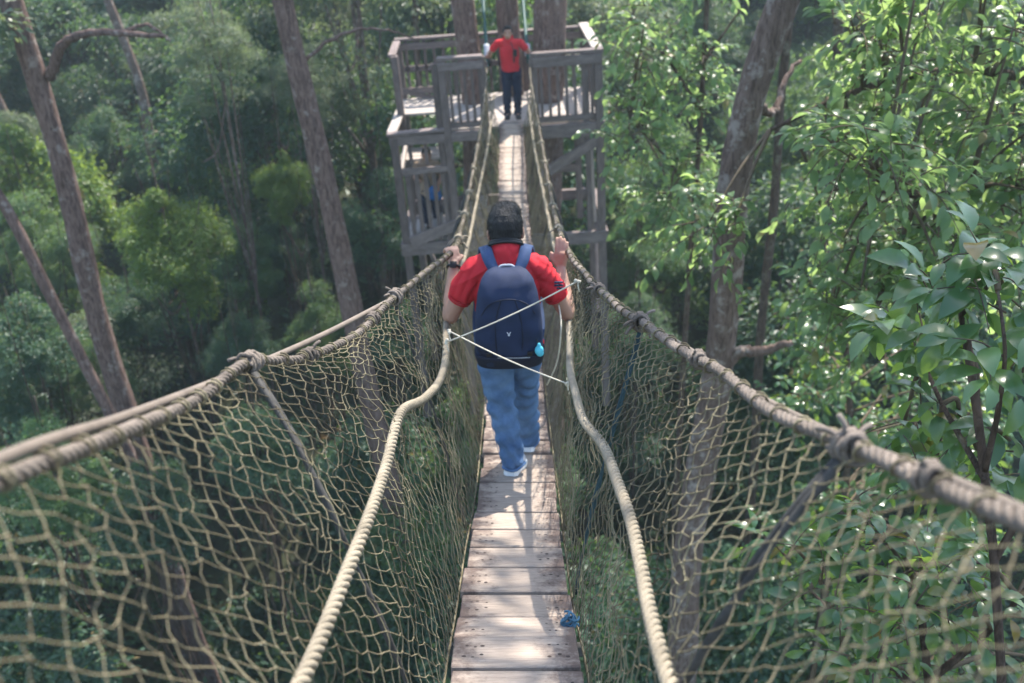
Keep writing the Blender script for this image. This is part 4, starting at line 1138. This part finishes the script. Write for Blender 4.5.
# ------------------------------------------------------------------ big single trunks
def trunk_tree(name, label, pix, Y, w_px, mt, ext_top, limbs=(), crown=None, lean_top=None, group=None):
    """pix: list of (px,py) from top to bottom on the trunk axis at distance Y; continues to the ground and up out of the frame"""
    pts = [PY(a, b, Y) for a, b in pix][::-1]
    d = pts[0]-pts[1]; d /= abs(d[2])
    g0 = float(gz(pts[0][0], pts[0][1]))
    hz = pts[0][2]-g0
    basep = [pts[0]+d*hz*.5*A([.6, .6, 1]), pts[0]+d*hz*A([.5, .5, 1])+A([0, 0, -.5])][::-1]
    dt_ = pts[-1]-pts[-2]; dt_ /= abs(dt_[2])
    ups = [pts[-1]+dt_*ext_top*.5*A([.7, .7, 1]), pts[-1]+dt_*ext_top*A([.5, .5, 1])]
    allp = basep+pts+ups
    b = allp[0]
    root = empty(name, b, label, 'tree', group)
    q = spline(allp, 60)-b
    zc = proj(pts[len(pts)//2])[2]
    hgt = q[:, 2]; hm = (pts[len(pts)//2]-b)[2]
    r0 = w_px/F*zc/2
    rad = r0*(1+.5*np.clip((hm-hgt)/max(hm, 1), -1, 1))+.25*r0*np.exp(-hgt/.8)
    rad = rad*(1+.04*np.sin(hgt*2.3)+.03*np.sin(hgt*5.1+1))
    rad = np.maximum(rad, r0*.25)
    mb = MB(); tube(mb, q+np.stack([.035*np.sin(hgt*1.1), 0*hgt, 0*hgt], 1), rad, 14)
    for lp_, wl0 in limbs:
        lq = spline([PY(*c) if len(c) == 3 else c for c in lp_], 24)-b
        tube(mb, lq+RNG.normal(0, .01, lq.shape), np.linspace(wl0, wl0*.4, 24), 8)
    mb.build('trunk', mt, root, True)
    top = q[-1]
    if crown:
        R, nl, lm, ls = crown
        g = np.random.default_rng(int(abs(pix[0][0]))+5)
        mbc = MB(); mt2 = MB()
        for k in range(13):
            u = unit(1, g)[0]; c = top+u*A([R*.8, R*.8, R*.4])+A([0, 0, R*.25])
            tube(mt2, spline([top-A([0, 0, 1.2*g.random()]), (top+c)/2+A([0, 0, -.2]), c], 7), np.linspace(r0*.28, r0*.06, 7), 5)
            n_ = nl//13; uu = unit(n_, g); p = c+uu*(R*.38*g.uniform(.3, 1, n_)**.5)[:, None]*A([1, 1, .6])
            put_leaves(mbc, p, uu+A([0, 0, -.6])+g.normal(0, .4, (n_, 3)), uu*.5+A([0, 0, .8])+g.normal(0, .4, (n_, 3)), ls*g.uniform(.7, 1.3, n_))
        mt2.build('branches', mt, root, True)
        mbc.build('crown', lm, root)
    return root
YL = 13.5
trunk_tree('forest_tree', 'thick reddish brown trunk at upper left with a bent side branch', [(8, -20), (40, 95), (66, 190), (92, 290), (122, 396)], YL, 21, MAT['bark_red'], 5,
           limbs=[([(50, 78, YL), (62, 45, YL-.15), (88, 33, YL-.3), (125, 34, YL-.4), (162, 36, YL-.5)], .075), ([(20, 20, YL), (-12, -15, YL+.3), (-50, -40, YL+.5)], .11), ([(118, 35, YL-.4), (140, 25, YL-.3), (172, 40, YL-.6)], .03)], crown=(2.6, 5000, MAT['leaf_pale'], .15))
trunk_tree('forest_tree', 'slim bare trunk leaning at the left edge below the thick forked one', [(-25, 165), (2, 205), (40, 275), (75, 340), (103, 396)], 12.6, 11, MAT['bark_red'], 1.6, limbs=[([(2, 205, 12.6), (-20, 190, 12.4)], .04)], crown=(1.2, 900, MAT['leaf_pale'], .13))
trunk_tree('forest_tree', 'straight brown trunk leaning left of the platform, rising from the net', [(282, -15), (302, 80), (320, 165), (338, 250), (357, 330)], 14.2, 22, MAT['bark_red'], 6, limbs=[([(300, 65, 14.2), (330, 40, 14.4), (372, 28, 14.8), (420, 40, 15.2)], .03)], crown=(2.6, 5000, MAT['leaf_pale'], .15))
trunk_tree('forest_tree', 'large mottled brown trunk at right with a stub branch', [(795, -25), (756, 90), (736, 180), (726, 270), (716, 360), (705, 440), (690, 560), (682, 660)], 9.3, 31, MAT['bark_pale'], 6,
           limbs=[([(722, 365, 9.3), (740, 352, 9.2), (765, 350, 9.1), (792, 343, 9.0)], .085), ([(752, 100, 9.3), (775, 112, 9.6), (783, 85, 9.8), (800, 60, 10)], .05)], crown=(3, 6000, MAT['leaf_mid'], .17))
for pix, wpx, Y, lb in (([(461, -25), (466, 30), (470, 90), (474, 160)], 23, 17.55, 'left of the three trunks rising through the timber platform'),
                        ([(506, -25), (508, 30), (511, 80), (515, 150)], 22, 17.9, 'middle of the three trunks rising through the timber platform, behind the far person'),
                        ([(553, -25), (549, 40), (546, 110), (545, 190)], 32, 17.35, 'right and thickest of the three trunks rising through the timber platform')):
    trunk_tree('platform_tree', lb, pix, Y, wpx, MAT['bark_red'], 7, crown=(2.8, 5000, MAT['leaf_mid'], .17))
for pix, wpx, Y, mt, lb in (([(105, -10), (125, 45), (140, 90), (150, 140)], 9, 27, 'bark_pale', 'thin pale trunk high in the upper left forest beside the bent branch'),
                            ([(0, 105), (15, 135), (28, 165), (40, 200)], 8, 27, 'bark_pale', 'thin pale leaning trunk at the far left edge'),
                            ([(415, -10), (417, 30), (420, 80)], 7, 23, 'bark', 'thin dark trunk just left of the platform rail'),
                            ([(842, -10), (838, 40), (836, 90)], 10, 18, 'bark', 'thin dark trunk high on the right behind the overhanging leaves'),
                            ([(785, 60), (778, 110), (775, 160)], 9, 14, 'bark', 'slim dark stem just right of the mottled trunk')):
    trunk_tree('slim_tree', lb, pix, Y, wpx, MAT[mt], 4, crown=(1.7, 1800, MAT['leaf_pale'], .15))

# ------------------------------------------------------------------ near foliage : twigs with alternate leaves
def sprays(mbl, mbw, centers, R, ntw, nlf, ls, g, bias=(0, 0, 0), droop=.35, origin=None):
    for c in centers:
        c = A(c, float)
        for k in range(ntw):
            u = unit(1, g)[0]+A(bias); u /= np.linalg.norm(u)
            L = R*g.uniform(.6, 1.15)
            st = c+unit(1, g)[0]*R*.25
            e = st+u*L+A([0, 0, -droop*L*g.uniform(.3, 1)])
            pth = spline([st, (st+e)/2+A([0, 0, .10*L]), e], 9)
            tube(mbw, pth, np.linspace(.006, .0025, 9)*(R/.5)**.5, 4)
            t = tangents(pth)
            n = nlf
            f = np.linspace(.2, 1, n)
            pp = np.stack([np.interp(f, np.linspace(0, 1, 9), pth[:, q]) for q in range(3)], 1)
            tt = np.stack([np.interp(f, np.linspace(0, 1, 9), t[:, q]) for q in range(3)], 1)
            sidev = np.cross(tt, A([0, 0, 1.0])); sidev /= np.maximum(np.linalg.norm(sidev, axis=1, keepdims=True), .2)
            alt = np.where(np.arange(n) % 2 == 0, 1, -1)[:, None]
            d = tt*g.uniform(.3, 1.1, (n, 1))+sidev*alt*g.uniform(.5, 1.1, (n, 1))+A([0, 0, -.28])+g.normal(0, .25, (n, 3))
            d[-1] = tt[-1]+A([0, 0, -.3])
            nr = A([0, 0, 1.0])+g.normal(0, .42, (n, 3))
            put_leaves(mbl, pp+d*.01, d, nr, ls*g.uniform(.6, 1.2, n), True)

def leafy_tree(name, label, base, stem_pts, limb_list, centers, R, ntw, nlf, ls, lm, seed, r0, droop=.35, bias=(0, 0, .15), cat='tree'):
    g = np.random.default_rng(seed)
    root = empty(name, base, label, cat)
    b = A(base)
    mbw, mbl, mbt = MB(), MB(), MB()
    st = spline(stem_pts, 30)-b
    tube(mbw, st, np.linspace(r0, r0*.4, 30), 10)
    for lp_, w in limb_list:
        tube(mbw, spline(lp_, 20)-b, np.linspace(w, w*.35, 20), 7)
    cs = [A(c)-b for c in centers]
    allp = np.concatenate([st]+[spline(l, 20)-b for l, _ in limb_list])
    for c in cs:
        k = np.argmin(np.linalg.norm((allp-c)*A([1, 1, .7]), axis=1)); s = allp[k]
        if np.linalg.norm(s-c) > .1:
            tube(mbt, spline([s, (s+c)/2+A([0, 0, .06]), c], 8), np.linspace(min(r0*.3, .02), .007, 8), 5)
    sprays(mbl, mbt, cs, R, ntw, nlf, ls, g, bias, droop)
    mbw.build('trunk', MAT['bark'], root, True)
    mbt.build('twigs', MAT['twig'], root, True)
    mbl.build('crown', lm, root, True)
    return root
# overhanging tree, upper right: trunk outside the frame, limbs reaching in
bx = PY(1180, 300, 7.2); bz = float(gz(bx[0], bx[1])); bs = A([bx[0]+.4, bx[1]+.3, bz-.3])
stem = [bs, A([bx[0]+.2, bx[1], bx[2]-5]), A([bx[0], bx[1], bx[2]-1]), PY(1150, 150, 7.2), PY(1120, -120, 7.3)]
limbs = [([PY(1165, 250, 7.2), PY(1090, 200, 7.1), PY(1024, 182, 7.0), PY(975, 187, 6.9), PY(930, 197, 6.8), PY(880, 190, 6.8)], .06),
         ([PY(1150, 150, 7.2), PY(1060, 90, 7.4), PY(960, 70, 7.6), PY(860, 90, 7.9), PY(770, 130, 8.2)], .05),
         ([PY(1140, 40, 7.2), PY(1030, -20, 7.8), PY(900, -40, 8.2), PY(790, -20, 8.6)], .05)]
g = np.random.default_rng(5)
cents = []
for (x0, x1, y0, y1, n, ya, yb) in ((820, 1060, -30, 150, 19, 6.4, 8.2), (815, 905, 20, 240, 15, 6.8, 8.6), (700, 770, 195, 245, 2, 7.4, 8.4), (860, 1060, 150, 300, 14, 5.6, 7.0), (830, 920, 260, 340, 6, 6.5, 7.4)):
    for k in range(n): cents.append(PY(g.uniform(x0, x1), g.uniform(y0, y1), g.uniform(ya, yb)))
leafy_tree('overhanging_tree', 'leafy sunlit tree whose branches overhang the upper right', bs, stem, limbs, cents, .50, 8, 11, .125, MAT['leaf_near'], 21, .16, droop=.5)
# airy tree beyond the mottled trunk
bx = PY(690, 260, 12.2); bs = A([bx[0], bx[1], float(gz(bx[0], bx[1]))-.2])
stem = [bs, A([bx[0], bx[1], bx[2]-4]), PY(690, 260, 12.2), PY(700, 130, 12.3), PY(708, -20, 12.4)]
limbs = [([PY(695, 200, 12.2), PY(660, 150, 12), PY(630, 120, 11.8)], .03), ([PY(700, 110, 12.3), PY(660, 50, 12.4), PY(630, 20, 12.5)], .03), ([PY(705, 60, 12.3), PY(740, 10, 12.4)], .025)]
g = np.random.default_rng(15); cents = [PY(g.uniform(622, 712), g.uniform(-30, 210), g.uniform(11, 13.4)) for _ in range(34)]
leafy_tree('airy_tree', 'airy light green tree between the platform and the mottled trunk', bs, stem, limbs, cents, .55, 7, 9, .14, MAT['leaf_near'], 66, .07, droop=.5)
# big leafed sapling close to the right net
bx = P(985, 500, 3.4); bs = A([bx[0]+.25, bx[1]+.3, float(gz(bx[0], bx[1]))-.2])
stem = [bs, A([bx[0]+.2, bx[1]+.2, 8]), P(1000, 640, 3.5), P(985, 470, 3.3), P(965, 330, 3.2), P(955, 262, 3.15)]
limbs = [([P(985, 470, 3.3), P(1000, 400, 3.1), P(1005, 350, 3.0), P(998, 290, 3.0)], .012), ([P(985, 480, 3.3), P(940, 400, 3.5), P(915, 345, 3.6), P(900, 320, 3.6)], .012),
         ([P(995, 560, 3.4), P(1040, 470, 3.2), P(1050, 380, 3.2)], .014)]
cents = [P(955, 268, 3.15), P(985, 290, 3.1), P(925, 300, 3.4), P(1010, 300, 3.2), P(890, 330, 3.6), P(965, 340, 3.3), P(1003, 372, 3.0), P(930, 380, 3.6), P(1030, 360, 3.3), P(960, 420, 3.6), P(1010, 440, 3.4), P(905, 420, 3.9), P(1045, 300, 3.5), P(985, 480, 3.7), P(935, 470, 3.8)]
leafy_tree('sapling', 'large leafed glossy sapling at the right edge above the hand rope', bs, stem, limbs, cents, .19, 4, 6, .13, MAT['leaf_gloss'], 33, .035, droop=.25, cat='sapling')
# bright bush below the right net
bx = P(930, 620, 4.4); bs = A([bx[0], bx[1], float(gz(bx[0], bx[1]))-.2])
stem = [bs, A([bx[0]+.1, bx[1], 6]), A([bx[0], bx[1]+.1, 10]), P(930, 700, 4.5), P(920, 600, 4.5)]
limbs = [([P(930, 700, 4.5), P(860, 640, 4.7), P(810, 590, 5)], .02), ([P(930, 680, 4.5), P(1000, 620, 4.2), P(1040, 570, 4.0)], .02), ([P(930, 740, 4.5), P(850, 720, 4.4), P(800, 700, 4.4)], .02)]
g = np.random.default_rng(8); cents = [P(g.uniform(790, 1060), g.uniform(500, 760), g.uniform(3.9, 5.6)) for _ in range(24)]
leafy_tree('broadleaf_sapling', 'sunlit leafy sapling seen through the lower right net', bs, stem, limbs, cents, .30, 5, 8, .11, MAT['leaf_gloss'], 44, .045, droop=.3, cat='sapling')
# loose mid-green tree between mottled trunk and sapling
bx = PY(850, 430, 10.5); bs = A([bx[0], bx[1], float(gz(bx[0], bx[1]))-.2])
stem = [bs, A([bx[0], bx[1], bx[2]-3]), PY(850, 430, 10.5), PY(845, 330, 10.5)]
g = np.random.default_rng(12); cents = [PY(g.uniform(775, 1000), g.uniform(310, 560), g.uniform(9.8, 12.5)) for _ in range(40)]
leafy_tree('understory_tree', 'loose green tree behind the right hand rope, right of the mottled trunk', bs, stem, [], cents, .6, 8, 11, .16, MAT['leaf_gloss'], 55, .09, droop=.4)

# ------------------------------------------------------------------ light, air, view
W = bpy.data.worlds.new('World'); S.world = W; W.use_nodes = True
N, Lk = W.node_tree.nodes, W.node_tree.links
sky = N.new('ShaderNodeTexSky'); sky.sky_type = 'NISHITA'; sky.sun_disc = False
EL, AZ = radians(56), radians(28)
sky.sun_elevation = EL; sky.sun_rotation = AZ; sky.air_density = 1.2; sky.dust_density = 1.5
Lk.new(sky.outputs['Color'], N['Background'].inputs['Color']); N['Background'].inputs['Strength'].default_value = .15
sun = bpy.data.lights.new('sun', 'SUN'); sun.energy = 3.7; sun.angle = radians(.6); sun.color = (1, .93, .83)
so_ = bpy.data.objects.new('sun', sun); COL.objects.link(so_)
sd_ = Vector((sin(AZ)*cos(EL), cos(AZ)*cos(EL), sin(EL)))
so_.rotation_euler = sd_.to_track_quat('Z', 'Y').to_euler(); so_.location = (10, 20, 60)

HAZE = .0013
if HAZE:
    mb = MB(); box(mb, (0, 25, 19), (200, 180, 46))
    hm = bpy.data.materials.new('haze_air'); hm.use_nodes = True
    nt = hm.node_tree; nt.nodes.remove(nt.nodes['Principled BSDF'])
    pv = nt.nodes.new('ShaderNodeVolumePrincipled'); pv.inputs['Density'].default_value = HAZE; pv.inputs['Color'].default_value = (.72, .9, 1, 1); pv.inputs['Anisotropy'].default_value = .3
    nt.links.new(pv.outputs['Volume'], nt.nodes['Material Output'].inputs['Volume'])
    o = mb.build('haze', hm); tag(o, 'thin pale bluish haze hanging in the forest air', 'haze', kind='stuff')

c = S.cycles
c.use_denoising = True
c.max_bounces = 8; c.diffuse_bounces = 4; c.glossy_bounces = 2; c.transmission_bounces = 4; c.volume_bounces = 1; c.transparent_max_bounces = 4
c.caustics_reflective = False; c.caustics_refractive = False
c.sample_clamp_indirect = 6
vs = S.view_settings
vs.view_transform = 'Standard'; vs.look = 'None'; vs.exposure = 1.7; vs.gamma = 1; vs.use_curve_mapping = False
